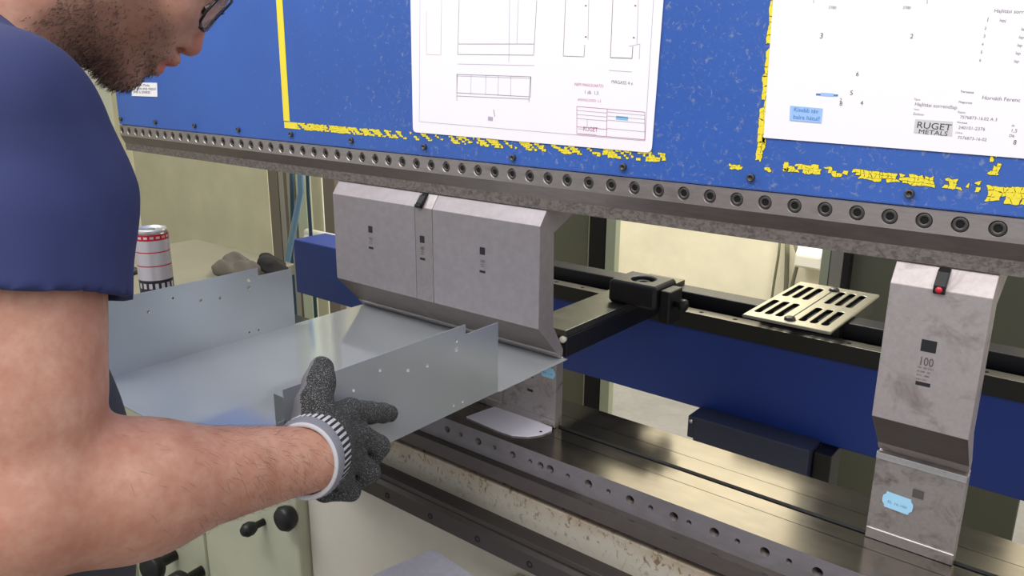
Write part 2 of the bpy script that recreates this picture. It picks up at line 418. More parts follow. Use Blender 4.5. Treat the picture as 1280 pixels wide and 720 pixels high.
def screw_mb(x):
    s = MB()
    s.lathe([(0.0, -.0198), (.0080, -.0198), (.0080, -.0020), (.0070, -.0010), (.0046, -.0010), (.0040, -.0020)], (x, -.05, zb), (0, -1, 0), 'bolt', 24)
    s.f.pop(); s.m.pop(); s.sm.pop()
    s.lathe([(.0040, -.0020), (.0037, -.0075)], (x, -.05, zb), (0, -1, 0), 'hole', 6, smooth=False)
    return s
sc = screw_mb(bxs[0]).build('cap_screw', bar, fix=False)
for x in bxs[1:]:
    o = sc.copy(); C.objects.link(o); o.parent = bar; o.location = (x-bxs[0], 0, 0)

# ------------------------------------------------------------------ papers on the ram
def sheet(name, px, label, radius, grp, y0=YR-.0004, extra=None):
    P = [at_y(u, v, y0) for u, v in px] if extra is None else extra
    pts = []
    for i, p in enumerate(P):
        a, c = P[i-1], P[(i+1) % len(P)]
        if radius:
            da = (a-p)/np.linalg.norm(a-p); dc = (c-p)/np.linalg.norm(c-p)
            for t in np.linspace(0, 1, 6): pts.append(p+da*radius*(1-t)**2+dc*radius*t**2)
        else: pts.append(p)
    return MB().poly(pts, (0, -1, 0), .0007, 'paper')
YI = YR-.0018
a_bl, a_br = at_y(517, 165, YR), at_y(815, 191, YR); tl = at_y(514, 0, YR); tr = at_y(830, 0, YR)
up1 = (tl-a_bl)/np.linalg.norm(tl-a_bl)*.303; up2 = (tr-a_br)/np.linalg.norm(tr-a_br)*.303
p1 = sheet('p', None, None, .008, None, extra=[a_bl+[0, -.0009, 0], a_br+[0, -.0009, 0], a_br+up2+[0, -.0009, 0], a_bl+up1+[0, -.0009, 0]])
W = .0007
def L1(p, q, m='ink', w=W): line_y(p1, p, q, YI, w, m)
def rect1(x0, y0_, x1, y1_, sk, m='ink', w=W):
    c = [(x0, y0_), (x1, y0_+sk), (x1, y1_+sk), (x0, y1_)]
    for i in range(4): L1(c[i], c[(i+1) % 4], m, w)
L1((525, 0), (524, 152), 'ink_pale'); L1((524, 152), (806, 176), 'ink_pale'); L1((806, 176), (817, 0), 'ink_pale')
L1((574, 0), (572, 68)); L1((671, 0), (667, 69)); L1((648, 0), (646, 55), 'ink_pale'); L1((573, 55), (668, 55)); L1((572, 68), (667, 69)); L1((637, 0), (636, 78), 'ink_pale')
L1((533, 14), (533, 68), 'ink_red', .0004); L1((533, 68), (551, 69), 'ink_red', .0004); L1((552, 0), (551, 69), 'ink_pale')
L1((572, 80), (668, 82), 'ink_pale'); L1((571, 93), (664, 96)); L1((571, 95), (664, 98), 'ink_pale'); L1((571, 116), (662, 121)); L1((571, 120), (662, 124))
for t in (0, .19, .39, .56, .73, 1.0):
    x = 571.5+92*t; L1((x, 93+3*t), (x-.5, 117+5*t), 'ink_pale' if 0 < t < 1 else 'ink')
L1((571, 92), (571, 126)); L1((663, 96), (661, 128))
L1((707, 0), (704, 70), 'ink'); L1((704, 70), (730, 71)); L1((730, 71), (731, 56)); L1((736, 0), (735, 50), 'ink_pale')
L1((766, 0), (763, 72), 'ink', .0008); L1((763, 72), (790, 73), 'ink_dark', .0008); L1((790, 73), (791, 58), 'ink_dark'); L1((798, 0), (796, 55), 'ink_pale'); L1((786, 58), (800, 55), 'ink_pale'); L1((800, 55), (799, 74), 'ink_pale')
for q in ((731, 7), (731, 46), (793, 7), (791, 47)): L1(q, (q[0]+2.4, q[1]+.2), 'ink_dark', .0014)
text_y(p1, 'MAGASS 4 x', (764, 104), (791, 106.5), YI, 'ink'); L1((761, 88), (790, 90), 'ink_pale')
text_y(p1, 'NEM MASOLHATO', (718, 107), (754, 109.5), YI, 'ink_red'); text_y(p1, '1 db  1,5', (730, 117), (748, 118.5), YI, 'ink'); text_y(p1, 'ANYAG DX51 1,5', (722, 126), (751, 128), YI, 'ink_red')
rect1(721, 133, 806, 167.5, 7.2, 'ink_red')
for k, yy in enumerate((138, 143, 148, 158.5)):
    L1((721, yy), (759, yy+3.3), 'ink_pale' if k < 3 else 'ink_red'); L1((759, yy+2), (806, yy+6.3), 'ink_pale')
L1((759, 136), (758, 171), 'ink_red'); L1((734, 149), (734, 159), 'ink_pale')
L1((770, 147), (785, 148.4), 'ink_blue', .005)
text_y(p1, '\u2014RUGET', (723, 163), (747, 165), YI, 'ink_red', 1.15)
L1((723, 166.5), (745, 168.5), 'ink_red', .0004)
L1((610, 148), (616, 149), 'ink_pale', .006); L1((617, 137), (618.5, 146), 'ink', .001)
o = p1.build('technical_drawing', fix=False)
tag(o, 'white laminated technical drawing with rounded corners in the middle of the blue ram', 'drawing')

b_bl = at_y(955, 172, YR); b_br = at_y(1280, 198, YR); d = (b_br-b_bl)/np.linalg.norm(b_br-b_bl); b_br = b_bl+d*.42
b_tl = at_y(967, 0, YR); up = (b_tl-b_bl)/np.linalg.norm(b_tl-b_bl)*.297; e = np.array([0, -.0009, 0])
p2 = sheet('p', None, None, 0, None, extra=[b_bl+e, b_br+e, b_br+up+e, b_bl+up+e])
def T2(t, p, q, m='ink', hs=1.0): text_y(p2, t, p, q, YI, m, hs)
T2('3', (1024, 48), (1028, 48.2), 'ink_dark'); T2('2', (1137, 48), (1141, 48.2), 'ink_dark'); T2('6', (1069.5, 95), (1073, 95.2), 'ink_dark'); T2('5', (1062, 118.5), (1065.5, 118.7), 'ink_dark')
T2('4', (1075, 131), (1078.5, 131.2), 'ink_dark'); T2('2', (1049, 127), (1052, 127.2)); T2('8', (1049, 132), (1052.5, 132.3), 'ink_dark')
T2('2780', (1035, 11), (1045, 11.5)); T2('2780', (1128, 11), (1138, 11.5))
T2('Hajl\u00edt\u00e1si sorrend', (1242, 15.5), (1290, 17.5)); T2('lepj', (1249, 27), (1257, 27.4), 'ink')
for k, q in enumerate(((1232, 27), (1230, 37), (1228.5, 47), (1226.5, 57), (1225, 67), (1223.5, 77))):
    T2(str(k+1), q, (q[0]+2.6, q[1]+.1), 'ink')
for k, q in enumerate(((1276, 38), (1273, 48), (1271, 58), (1269, 68), (1267, 78))): T2('lap', q, (q[0]+6.5, q[1]+.4), 'ink')
line_y(p2, (1020, 118), (1047.5, 119.4), YI, .0022, 'note_ink'); line_y(p2, (1026, 117.8), (1042, 118.8), YI-.0001, .0036, 'note')
line_y(p2, (1017, 0), (1017, 4), YI, .0005, 'ink'); line_y(p2, (1159, 0), (1159, 5), YI, .0005, 'ink')
T2('Hajl\u00edt\u00e1si sorrendlap', (1143, 132), (1196, 136.5), 'ink'); T2('Tipus', (1142, 125), (1150, 125.6)); T2('Vevo', (1142, 137.5), (1149, 138)); T2('Zoltner', (1141, 143.5), (1155, 144.8), 'ink')
T2('Tervezte', (1200, 115.5), (1217, 117), 'ink_dark', .9); T2('Horv\u00e1th Ferenc', (1227, 124), (1275, 127.5), 'ink'); T2('Megnevez', (1198, 128.5), (1215, 130), 'ink_dark', .9)
T2('Rajzsz', (1197, 141), (1206.5, 141.8)); T2('7576873-16.02 A 3', (1199.5, 148), (1246, 151.5), 'ink')
T2('Munkasz', (1196, 153.8), (1209, 155), 'ink_dark', .9); T2('240101-2376', (1197.5, 161), (1231, 163.5), 'ink'); T2('Cikksz', (1194, 166.5), (1203, 167.2)); T2('7576873-16-02', (1196.5, 173.5), (1233, 176.5), 'ink')
T2('1,5', (1263, 165), (1271, 165.6), 'ink'); T2('db', (1264, 158), (1268, 158.3)); T2('Db', (1261, 171), (1267.5, 171.6), 'ink_dark'); T2('8', (1266, 180.5), (1270, 180.8), 'ink_dark', 1.1)
c4 = [at_y(u, v, YI) for u, v in ((1142, 166.5), (1190, 170.5), (1191, 152), (1144, 149))]; p2.add(c4, [(0, 1, 2, 3)], 'logo_grey')
text_y(p2, 'RUGET', (1145, 159.5), (1188.5, 163.5), YI-.0002, 'ink_dark', .88); text_y(p2, 'METALS', (1147.5, 166.6), (1184, 169.9), YI-.0002, 'ink_dark', .80)
pw = p2.build('technical_drawing', fix=False)
tag(pw, 'white bending plan sheet with grey RUGET METALS logo and small blue note', 'drawing')
nt = MB(); c4 = [at_y(u, v, YI-.0001) for u, v in ((987, 150.5), (1026.5, 154), (1028.5, 135.5), (987.8, 132))]; nt.poly(c4, (0, -1, 0), .0003, 'note')
text_y(nt, 'Kisebb t\u00e1v', (991.8, 139), (1022.5, 141.8), YI-.0006, 'note_ink'); text_y(nt, 'balra h\u00e1tul!', (991, 148.2), (1024, 151), YI-.0006, 'note_ink', .95)
tag(nt.build('note', pw, fix=False), 'light blue note reading Kisebb t\u00e1v balra h\u00e1tul')
lb = MB(); lb.poly([at_y(u, v, YR-.0006) for u, v in ((165, 120), (197, 121), (196.5, 103.5), (166, 103))], (0, -1, 0), .0008, 'paper')
text_y(lb, 'Figyelem! Munka', (168, 107.5), (187, 108.2), YR-.0016, 'ink_dark', .8); text_y(lb, 'kezdete elott olajozni', (168, 112), (195, 112.6), YR-.0016, 'ink_dark', .8); text_y(lb, 'kell a sineket', (168, 116.3), (188, 117), YR-.0016, 'ink_dark', .8)
lo = lb.build('paper_label', fix=False); tag(lo, 'small white printed label on the blue ram beside the face of the man', 'label')

# ------------------------------------------------------------------ punches
PROF = [(-.054, -.3905), (-.054, -.2295), (-.0375, -.2068), (.036, -.2068), (.036, -.2200), (-.018, -.2445), (-.015, -.395), (.014, -.442), (.0125, -.4545), (.004, -.4545), (-.003, -.447), (-.005, -.4425)]
def punch(name, x0, x1, m, label, mark_u, grp):
    t = thing(name, ((x0+x1)/2, 0, -.4545), label, 'punch', grp)
    g = .0004
    MB().prism_x(PROF, x0+g, x1-g, m, {0: m, 1: m, 10: 'bar', 11: 'bar_shaded'}).build('punch_body', t, .0007)  # front lower chamfer in darker steel, its dark reflection put into the colour
    mk = MB(); y = -.0543
    xc = mark_u
    mk.poly([(xc-.0055, y, -.2895), (xc+.0055, y, -.2895), (xc+.0055, y, -.2775), (xc-.0055, y, -.2775)], (0, 1, 0), .0001, 'mark')
    mk.poly([(xc-.006, y, -.3195), (xc+.006, y, -.3195), (xc+.006, y, -.3155), (xc-.006, y, -.3155)], (0, 1, 0), .0001, 'mark')
    return t, mk, xc, y
def gx_(u, v): return at_y(u, v, -.054)[0]
X0, X1, X2, X3 = -1.172, -.957, -.916, -.692
for (n_, x0, x1, m_, lab, u) in (('punch', X0, X1, 'punch', 'wide smooth steel punch segment at the left end of the joined row', 464), ('punch', X1, X2, 'punch_mid', 'narrow steel punch segment between two wide ones with black latch above', 528), ('punch', X2, X3, 'punch', 'wide smooth steel punch segment at the right end of the joined row', 603)):
    xm = gx_(u, 310)
    t, mk, xc, y = punch(n_, x0, x1, m_, lab, xm, 'steel punches clamped under the ram')
    vs, fs = font_mesh({464: '200', 528: '40', 603: '200'}[u])
    w = vs[:, 0].max(); k = .0095/w
    mk.add([(xc-.0048+v_[0]*k, y-.0001, -.3025+v_[1]*k) for v_ in vs], fs, 'engrave')
    for zz in (-.306, -.3095): mk.add([(xc-.004, y-.0001, zz), (xc+.004, y-.0001, zz), (xc+.004, y-.0001, zz+.001), (xc-.004, y-.0001, zz+.001)], [(0, 1, 2, 3)], 'engrave')
    mk.build('engraved_mark', t, fix=False)
    if u == 528:
        q = [(-.0595, -.229), (-.0565, -.2215), (-.046, -.2105), (-.0405, -.2072), (-.0375, -.2075), (-.0545, -.2315)]
        l = MB().prism_x(q, x0+.006, x0+.019, 'black_metal')
        l.tube([(x0+.006, -.0575, -.2265), (x0+.019, -.0575, -.2265)], .0034, 'black_metal'); tag(l.build('latch', t, .0008), 'black latch clip')
XR0, XR1 = -.2055, -.1045
t, mk, xc, y = punch('punch', XR0, XR1, 'punch_worn', 'single stained steel punch marked 100 standing apart near the right edge', -.148, 'steel punches clamped under the ram')
mk = MB()
q0 = at_y(1160, 439, -.054); xc = q0[0]
mk.poly([(xc-.0077, y, -.3005), (xc+.0077, y, -.3005), (xc+.0077, y, -.2868), (xc-.0077, y, -.2868)], (0, 1, 0), .0001, 'mark')
vs, fs = font_mesh('100'); w = vs[:, 0].max(); k = .0150/w
mk.add([(xc-.0078+v_[0]*k, y-.0001, -.3165+v_[1]*k*1.35) for v_ in vs], fs, 'engrave')
for i, zz in enumerate((-.3205, -.325, -.3295, -.334)):
    vs, fs = font_mesh(('W 20.221', 'H 240  30', 'R=1  1000', 'max t/m')[i]); w = vs[:, 0].max(); k = (.0158, .013, .0132, .0105)[i]/w
    mk.add([(xc-.0078+v_[0]*k, y-.0001, zz+v_[1]*.0028) for v_ in vs], fs, 'engrave')
mk.poly([(xc-.0075, y, -.3405), (xc+.0075, y, -.3405), (xc+.0075, y, -.3362), (xc-.0075, y, -.3362)], (0, 1, 0), .0001, 'mark')
mk.build('engraved_mark', t, fix=False)
xl = at_y(1178, 350, -.05)[0]
l = MB()
q = [(-.058, -.232), (-.0575, -.224), (-.047, -.2105), (-.0405, -.2072), (-.038, -.2075), (-.0545, -.234)]
l.prism_x(q, xl-.0065, xl+.0055, 'black_metal')
lo = l.build('latch', t, .001); tag(lo, 'dark latch with red dot')
q1 = MB().lathe([(0, 0), (.0036, 0), (.0033, .0012), (0, .0014)], (xl-.0005, -.0577, -.2283), (0, -1, .05), 'red', 18).build('button', lo)

# ------------------------------------------------------------------ dies
DPROF = [(-.0022, -.4655), (-.0022, -.4572), (.003, -.4572), (.0085, -.4632), (.014, -.4572), (.0195, -.4572), (.0195, -.5775), (.0112, -.5775), (.0112, -.593), (.0038, -.593), (.0038, -.5775), (-.0004, -.5775), (-.0004, -.5635), (.0008, -.5628), (.0008, -.5615), (-.0002, -.5608), (0.0, -.4662)]
DM = {0: 'die_lip', 16: 'die_lip', 14: 'die_lip'}
def die(x0, x1, label, m='die'):
    t = thing('die', ((x0+x1)/2, .009, -.593), label, 'die', 'steel dies standing in the table slot')
    MB().prism_x(DPROF, x0+.0004, x1-.0004, m, DM).build('die_body', t, .0005); return t
die(X0, -.99, 'steel die hidden under the left half of the sheet metal tray')
die(-.99, -.808, 'steel die under the middle of the sheet metal tray')
dl = die(-.808, X3-.003, 'steel die with blue sticker under the right corner of the sheet metal tray')
xm = at_y(663, 485, 0)[0]
mk = MB()
mk.poly([(xm-.006, -.0007, -.500), (xm+.006, -.0007, -.500), (xm+.006, -.0007, -.488), (xm-.006, -.0007, -.488)], (0, 1, 0), .0001, 'mark')
mk.build('engraved_mark', dl, fix=False); mk = MB()
mk.poly([(xm-.006, -.0007, -.5255), (xm+.006, -.0007, -.5255), (xm+.006, -.0007, -.5215), (xm-.006, -.0007, -.5215)], (0, 1, 0), .0001, 'mark')
mk.build('engraved_mark', dl, fix=False)
dr = die(XR0, XR1, 'stained steel die with pale blue price sticker standing alone on the table')
def sticker(cx, cz, w, h, parent, txt, rot):
    pts = []
    for (sx, sz) in ((-1, -1), (1, -1), (1, 1), (-1, 1)):
        pass
    P = [(-.80, -1), (.80, -1), (.81, -.72), (.97, -.42), (1, 0), (.97, .42), (.81, .72), (.80, 1), (-.80, 1), (-.81, .72), (-.97, .42), (-1, 0), (-.97, -.42), (-.81, -.72)]
    c, s_ = math.cos(rot), math.sin(rot)
    R2 = lambda a, b_: (cx+a*w/2*c-b_*h/2*s_, cz+a*w/2*s_+b_*h/2*c)
    k = MB(); k.poly([(R2(*p)[0], -.0006, R2(*p)[1]) for p in P], (0, -1, 0), .0003, 'sticker')
    vs, fs = font_mesh(txt); ww = vs[:, 0].max()
    k.add([(*[(R2((v_[0]/ww-.5)*1.25, v_[1]*.45-.35))[0]], -.0010, R2((v_[0]/ww-.5)*1.25, v_[1]*.45-.35)[1]) for v_ in vs], fs, 'note_ink')
    return k.build('sticker', parent, fix=False)
s1 = at_y(1122, 628.5, 0); sticker(s1[0], s1[2], .0355, .0215, dr, 'EL 16.100', math.radians(-3)); 
s2 = at_y(685, 466, 0); sticker(s2[0], s2[2]+.001, .030, .018, dl, 'EL 16', 0)
mk = MB(); q0 = at_y(1147, 617, 0)
mk.poly([(q0[0]-.0055, -.0007, q0[2]-.006), (q0[0]+.007, -.0007, q0[2]-.006), (q0[0]+.007, -.0007, q0[2]+.005), (q0[0]-.0055, -.0007, q0[2]+.005)], (0, 1, 0), .0001, 'engrave')
mk.build('engraved_mark', dr, fix=False)

# ------------------------------------------------------------------ table and bed
ZT = -.578
TP = [(-.086, ZT), (-.0275, ZT), (-.0275, ZT-.0015), (-.0263, ZT-.0015), (-.0263, ZT), (.0035, ZT), (.0035, -.600), (.0115, -.600), (.0115, ZT-.0025), (.0150, ZT), (.052, ZT), (.052, ZT-.0008), (.053, ZT-.0008), (.053, ZT), (.108, ZT), (.108, -.66), (-.098, -.646), (-.098, -.622), (-.086, -.6195)]
table = thing('press_table', (-.5, 0, -.66), 'polished steel press table with a long slot and round holes along its front edge', 'table')
tb = MB().prism_x(TP[::-1], -1.565, .75, 'table', {}).build('table_top', table)
me = tb.data
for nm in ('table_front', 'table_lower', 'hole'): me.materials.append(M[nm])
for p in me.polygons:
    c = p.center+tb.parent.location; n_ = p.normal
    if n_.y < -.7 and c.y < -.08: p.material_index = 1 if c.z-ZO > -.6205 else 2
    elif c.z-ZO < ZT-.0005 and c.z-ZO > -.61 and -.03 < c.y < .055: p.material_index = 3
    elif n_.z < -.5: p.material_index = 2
holes = [(558, 530, .0058), (575, 535, .004), (597, 545, .0064), (617, 552, .0038), (640, 561, .0058), (662, 570, .0036), (675, 574.5, .0056), (687, 579, .0066), (709, 588, .0038), (735, 597, .0066), (760, 607, .0038), (787, 617, .0068), (813, 627, .0040), (842, 637, .0068), (861, 645, .0038), (893, 656, .0068), (922, 667, .0038), (956.5, 679, .0064), (987, 690, .0038), (1023, 702, .0068), (1058, 716, .0040), (1100, 731, .0068)]
kc = MB(); hz = -.5975
xs_h = [(at_y(u, v, -.088)[0], r) for u, v, r in holes]+[(-.93, .0058), (-1.0, .004), (-1.07, .006)]
for x, r in xs_h: kc.lathe([(r, -.016), (r, .02)], (x, -.088, hz), (0, -1, 0), 'table_lower', 20)  # walls darkened: the shade inside the holes is put into the colour
cut(tb, kc)
pl = None
for x, r in xs_h:
    MB().lathe([(0, 0), (r*.96, 0), (r*.7, .003), (r*.35, .0032), (r*.3, .001), (0, .001)], (x, -.0735, hz), (0, -1, 0), 'hole', 16).build('screw', table)  # dark plug at the end of each hole, shade put into its colour
bed = thing('press_bed', (-.5, .1, FZ), 'cream enamelled lower bed of the press stained with brown oil below the table', 'press')
MB().box(-1.267, .75, -.088, .10, FZ+.001, -.661, 'cream_bed').build('bed_body', bed, .003)
MB().box(-1.66, -1.271, -.115, .10, FZ+.001, -.661, 'cream').build('front_panel', bed, .006)
MB().lathe([(0, 0), (.008, 0), (.008, .02), (.012, .025), (.016, .034), (.0155, .046), (.009, .055), (0, .056)], (-1.395, -.115, -.975), (0, -1, 0), 'black', 20).build('knob', bed)
MB().lathe([(0, 0), (.02, 0), (.026, .01), (.028, .022), (.022, .032), (0, .034)], (-1.285, -.115, -.915), (0, -1, 0), 'black', 20).build('knob', bed)
# guide rail along the bed
rail = thing('guide_rail', (-.3, -.13, -.75), 'long black guide rail with screw holes bolted along the cream bed', 'rail')
MB().prism_x([(-.150, -.742), (-.150, -.712), (-.143, -.706), (-.146, -.700), (-.146, -.693), (-.125, -.690), (-.125, -.715), (-.089, -.715), (-.089, -.742)], -1.16, .75, 'rail', {0: 'rail', 5: 'black'}).build('rail_body', rail, .0012)
pr = None
for i in range(17):
    x = -1.05+i*.105
    if pr is None:
        pr = MB().lathe([(0, -.002), (.0055, -.002), (.0055, .0006), (.0035, .0008), (.003, -.0015), (0, -.0015)], (x, -.150, -.727), (0, -1, 0), 'hole', 16).build('screw', rail); xr = x
    else:
        o = pr.copy(); C.objects.link(o); o.parent = rail; o.location = (x-xr, 0, 0)
# folding support plate
sp = thing('support_plate', (-.65, -.3, -.81), 'light grey sheet metal support plate jutting out at the bottom of the picture', 'plate')
a = np.array([-.85, -.135, -.80]); e1 = np.array([-.024, -.116, 0]); e1 /= np.linalg.norm(e1); e2 = np.array([.113, -.014, 0]); e2 /= np.linalg.norm(e2)
MB().poly([a+e1*.008, a+e2*.008, a+e2*.36, a+e2*.36+e1*.5, a+e1*.5], (0, 0, -1), .004, 'shelf').build('plate', sp, .001)
MB().box(-.70, -.60, -.40, -.090, -.86, -.8045, 'cream').build('bracket', sp, .003)

# white tag lying on the table, stepped die foot
q = [at_z(u, v, ZT+.0004) for u, v in ((583, 522), (621, 508.5), (654, 521), (690, 535.5), (689.5, 539), (677, 544), (660, 546.5), (640, 545), (622, 539))]
tg = MB().poly(q, (0, 0, 1), .0022, 'tag').build('plastic_tag', None); 
hc = at_z(676, 539.5, ZT+.0026); k = MB().lathe([(.0026, -.01), (.0026, .01)], hc, (0, 0, 1), 'hole', 16); cut(tg, k)
tag(tg, 'white plastic tag with a hole and rounded corner lying on the steel table', 'tag')

# ------------------------------------------------------------------ sheet metal tray being bent
XT0, XT1, TH = -1.1656, -.685, .0012
tray = thing('sheet_metal_tray', ((XT0+XT1)/2, -.27, -.4568), 'shiny galvanised sheet metal tray with two upright flanges held under the punches', 'sheet metal')
MB().poly([(XT0+.001, -.53, -.4568), (XT1-.001, -.53, -.4568), (XT1-.001, -.163, -.4568), (XT1+.003, -.157, -.4568), (XT1+.003, .012, -.4568), (XT0-.003, .012, -.4568), (XT0-.003, -.157, -.4568), (XT0+.001, -.163, -.4568)], (0, 0, 1), TH, 'galv_base').build('base_sheet', tray)
def flange(xf, sgn):
    pts = [(-.16, -.4566), (-.16, -.3505), (-.2285, -.3505), (-.2285, -.3365), (-.52, -.3365), (-.52, -.4566)]
    f = MB().poly([(xf, y, z) for y, z in pts], (-sgn, 0, 0), TH, 'galv').build('flange', tray)
    k = MB()
    for y, z, r in ((-.2478, -.3545, .0031), (-.2481, -.367, .0036), (-.383, -.3558, .002), (-.3369, -.3698, .0026), (-.303, -.3735, .0026), (-.4248, -.3682, .0022), (-.2543, -.4462, .0018), (-.236, -.4469, .0018)):
        k.lathe([(r, -.01), (r, .01)], (xf, y, z), (1, 0, 0), 'galv', 14)
    cut(f, k)
    # returns folded inwards at the near end, in two steps
    MB().poly([(xf, -.5212, -.345), (xf-sgn*.017, -.5212, -.345), (xf-sgn*.017, -.5212, -.4566), (xf, -.5212, -.4566)], (0, 1, 0), TH, 'galv').build('return_flange', tray)
    MB().poly([(xf, -.53, -.372), (xf, -.53, -.4566), (xf, -.52, -.4566), (xf, -.52, -.372)], (-sgn, 0, 0), TH, 'galv').build('lip', tray)
flange(XT1, 1); flange(XT0, -1)

# ------------------------------------------------------------------ back gauge
beam = thing('back_gauge_beam', (-.8, .45, -.66), 'blue back gauge beam with grey rail running behind the punches', 'beam')
MB().box(-1.94, .75, .40, .52, -.66, -.497, 'beam_blue').build('beam_body', beam, .004)
br = MB().prism_x([(.394, -.496), (.394, -.463), (.425, -.463), (.425, -.472), (.515, -.472), (.515, -.496)], -1.30, .75, 'beam_dark', {1: 'beam_rail'}).build('beam_rail', beam, .001)
MB().box(-1.25, .75, .45, .50, -.4715, -.440, 'black').build('belt_cover', beam, .003)
pr = None
for i in range(28):
    x = -1.2+i*.07
    if pr is None: pr = MB().lathe([(0, 0), (.0045, 0), (.0045, .0004), (0, .0004)], (x, .409, -.463), (0, 0, 1), 'hole', 14).build('screw', beam); xr = x  # flat near-black discs paint the shade of holes in the rail
    else:
        o = pr.copy(); C.objects.link(o); o.parent = beam; o.location = (x-xr, 0, 0)
fg = thing('gauge_finger', (-.7, .2, -.5), 'grey steel stop finger with a black block on the back gauge', 'gauge')
zA = -.430
ar = [at_z(u, v, zA) for u, v in ((705, 413), (780, 383.5))]
xa = (ar[0][0]+ar[1][0])/2; ya = max(ar[0][1], .045)
MB().box(xa-.082, xa, ya, .50, zA-.012, zA, 'gauge_arm').build('arm', fg, .001)
MB().box(xa-.082, xa, ya+.004, .388, zA-.050, zA-.0125, 'black').build('arm_web', fg, .002)
MB().lathe([(0, 0), (.006, 0), (.006, .008), (.004, .011), (0, .011)], (xa-.006, ya+.004, zA-.016), (.3, -1, 0), 'white', 14).build('stop_tip', fg)
f0 = at_z(759, 377, zA); by0 = f0[1]; bx0 = f0[0]; bx1 = at_y(818, 388, by0)[0]; bh = at_y(759, 348, by0)[2]-zA; bd = .085
blk = MB().box(bx0, bx1, by0, by0+bd, zA+.0005, zA+bh, 'black').build('block', fg, .006)
bxc = (bx0+bx1)/2
kc = MB().lathe([(.022, -.012), (.022, .02)], (bxc, by0+bd/2, zA+bh), (0, 0, 1), 'black', 24); cut(blk, kc)
MB().lathe([(0, 0), (.015, 0), (.015, .006), (.007, .006), (.006, .002), (0, .002)], (bxc, by0+bd/2, zA+bh-.0118), (0, 0, 1), 'black_metal', 20).build('screw', fg)
MB().box(bx1+.0005, bx1+.022, by0+.015, by0+.065, zA-.025, zA+bh-.008, 'black').build('clamp_plate', fg, .003)
MB().lathe([(0, 0), (.006, 0), (.006, .010), (.011, .012), (.011, .022), (.009, .024), (0, .024)], (bx1+.022, by0+.035, zA+.012), (1, 0, 0), 'black', 20).build('knob', fg)
# slotted cover on the rail
vz = -.432
vp = [at_z(u, v, vz) for u, v in ((925, 392), (1003, 352), (1103, 364), (1045, 412))]
vx0, vx1 = np.mean([vp[0][0], vp[1][0]]), np.mean([vp[2][0], vp[3][0]])
vy0, vy1 = vp[0][1]+.0, vp[1][1]
vc = thing('slotted_cover', ((vx0+vx1)/2, (vy0+vy1)/2, -.472), 'pale slotted metal cover lying on the back gauge behind the rail', 'cover')
MB().box(vx0+.006, vx1-.006, .4265 if vy0 < .42 else vy0+.01, vy1-.01, -.4715, vz-.0065, 'black').build('cover_base', vc, .002)
vt = MB().box(vx0, vx1, vy0, vy1, vz-.006, vz, 'vent').build('top_plate', vc, .0015)
kc = MB(); wx, wy = vx1-vx0, vy1-vy0
def slot(cx, cy, w, l): 
    pts = []
    for sy in (1, -1):
        for t_ in range(7):
            a_ = math.pi*t_/6 + (0 if sy > 0 else math.pi); pts.append((cx+w/2*math.cos(a_), cy+sy*(l/2-w/2)+w/2*math.sin(a_), vz-.02))
    kc.poly(pts, (0, 0, 1), .04, 'hole')
for gxc in (.22, .74):
    for gy in (.27, .73):
        for i in (-1, 0, 1): slot(vx0+wx*(gxc+i*.125), vy0+wy*gy, wx*.075, wy*.34)
cut(vt, kc)
MB().box(vx0+wx*.485, vx0+wx*.495, vy0+wy*.05, vy0+wy*.95, vz, vz+.0008, 'black').build('seam', vc)
for yy in (.08, .9): MB().lathe([(0, 0), (.011, 0), (.009, .004), (.004, .006), (0, .006)], (vx0+wx*.5, vy0+wy*yy, vz+.0008), (0, 0, 1), 'bolt', 8, smooth=False).build('screw', vc)
# gauge carriage: dark bracket hanging below the beam
ub = thing('gauge_carriage', (-.49, .37, -.76), 'dark blue-grey bracket below the blue back gauge beam', 'bracket')
M['carriage'] = mat('carriage_blue_grey', (52, 58, 78), .5)
MB().prism_x([(.34, -.652), (.34, -.76), (.44, -.76), (.44, -.662), (.398, -.662), (.398, -.652)], -.607, -.385, 'carriage').build('bracket', ub, .002)
MB().box(-.622, -.6075, .345, .40, -.70, -.655, 'carriage').build('end_plate', ub, .002)
MB().lathe([(0, 0), (.004, 0), (.004, .002), (0, .002)], (-.615, .345, -.665), (0, -1, 0), 'steel_pin', 12).build('screw', ub)
MB().box(-.384, -.352, .36, .42, -.80, -.661, 'black').build('motor', ub, .003)

# ------------------------------------------------------------------ machine surroundings at the left and behind
sb = thing('side_cabinet', (-1.9, 0, FZ), 'cream side cabinet of the press with flat top carrying the can', 'cabinet')
MB().box(-2.10, -1.70, -.10, .15, FZ+.001, -.5145, 'cream').build('cabinet_body', sb, .006)
MB().poly([(-2.10, -.30, -.514), (-1.59, -.30, -.514), (-1.59, .03, -.514), (-1.645, .19, -.514), (-2.10, .19, -.514)], (0, 0, 1), .030, 'cream_top').build('cabinet_top', sb, .004)
for (x, z, r) in ((-1.855, -1.265, .036), (-1.722, -1.255, .034)):
    MB().lathe([(0, 0), (.014, 0), (.014, .055), (r*.8, .058), (r, .066), (r, .085), (r*.85, .09), (0, .09)], (x, -.10, z), (.25, -1, .1), 'black', 24).build('knob', sb)
cl = MB().box(-2.40, -2.11, -.55, .005, FZ+.001, 1.0, 'cream').build('frame_column', None, .008); tag(cl, 'cream upright machine frame beyond the left end of the ram', 'machine frame')
cl = MB().box(-2.48, -2.14, .008, .055, FZ+.001, 1.0, 'cream_wall').build('frame_column', None, .004); tag(cl, 'narrow pale upright strip just behind the cream machine frame', 'machine frame')
def ybox(name, u0, u1, y, z0, z1, m, label, cat, depth=.04, bevel=.003, group=None):
    x0 = at_y(u0, 300, y)[0]; x1 = at_y(u1, 300, y)[0]
    o = MB().box(x0, x1, y, y+depth, z0, z1, m).build(name, None, bevel); return tag(o, label, cat, group)
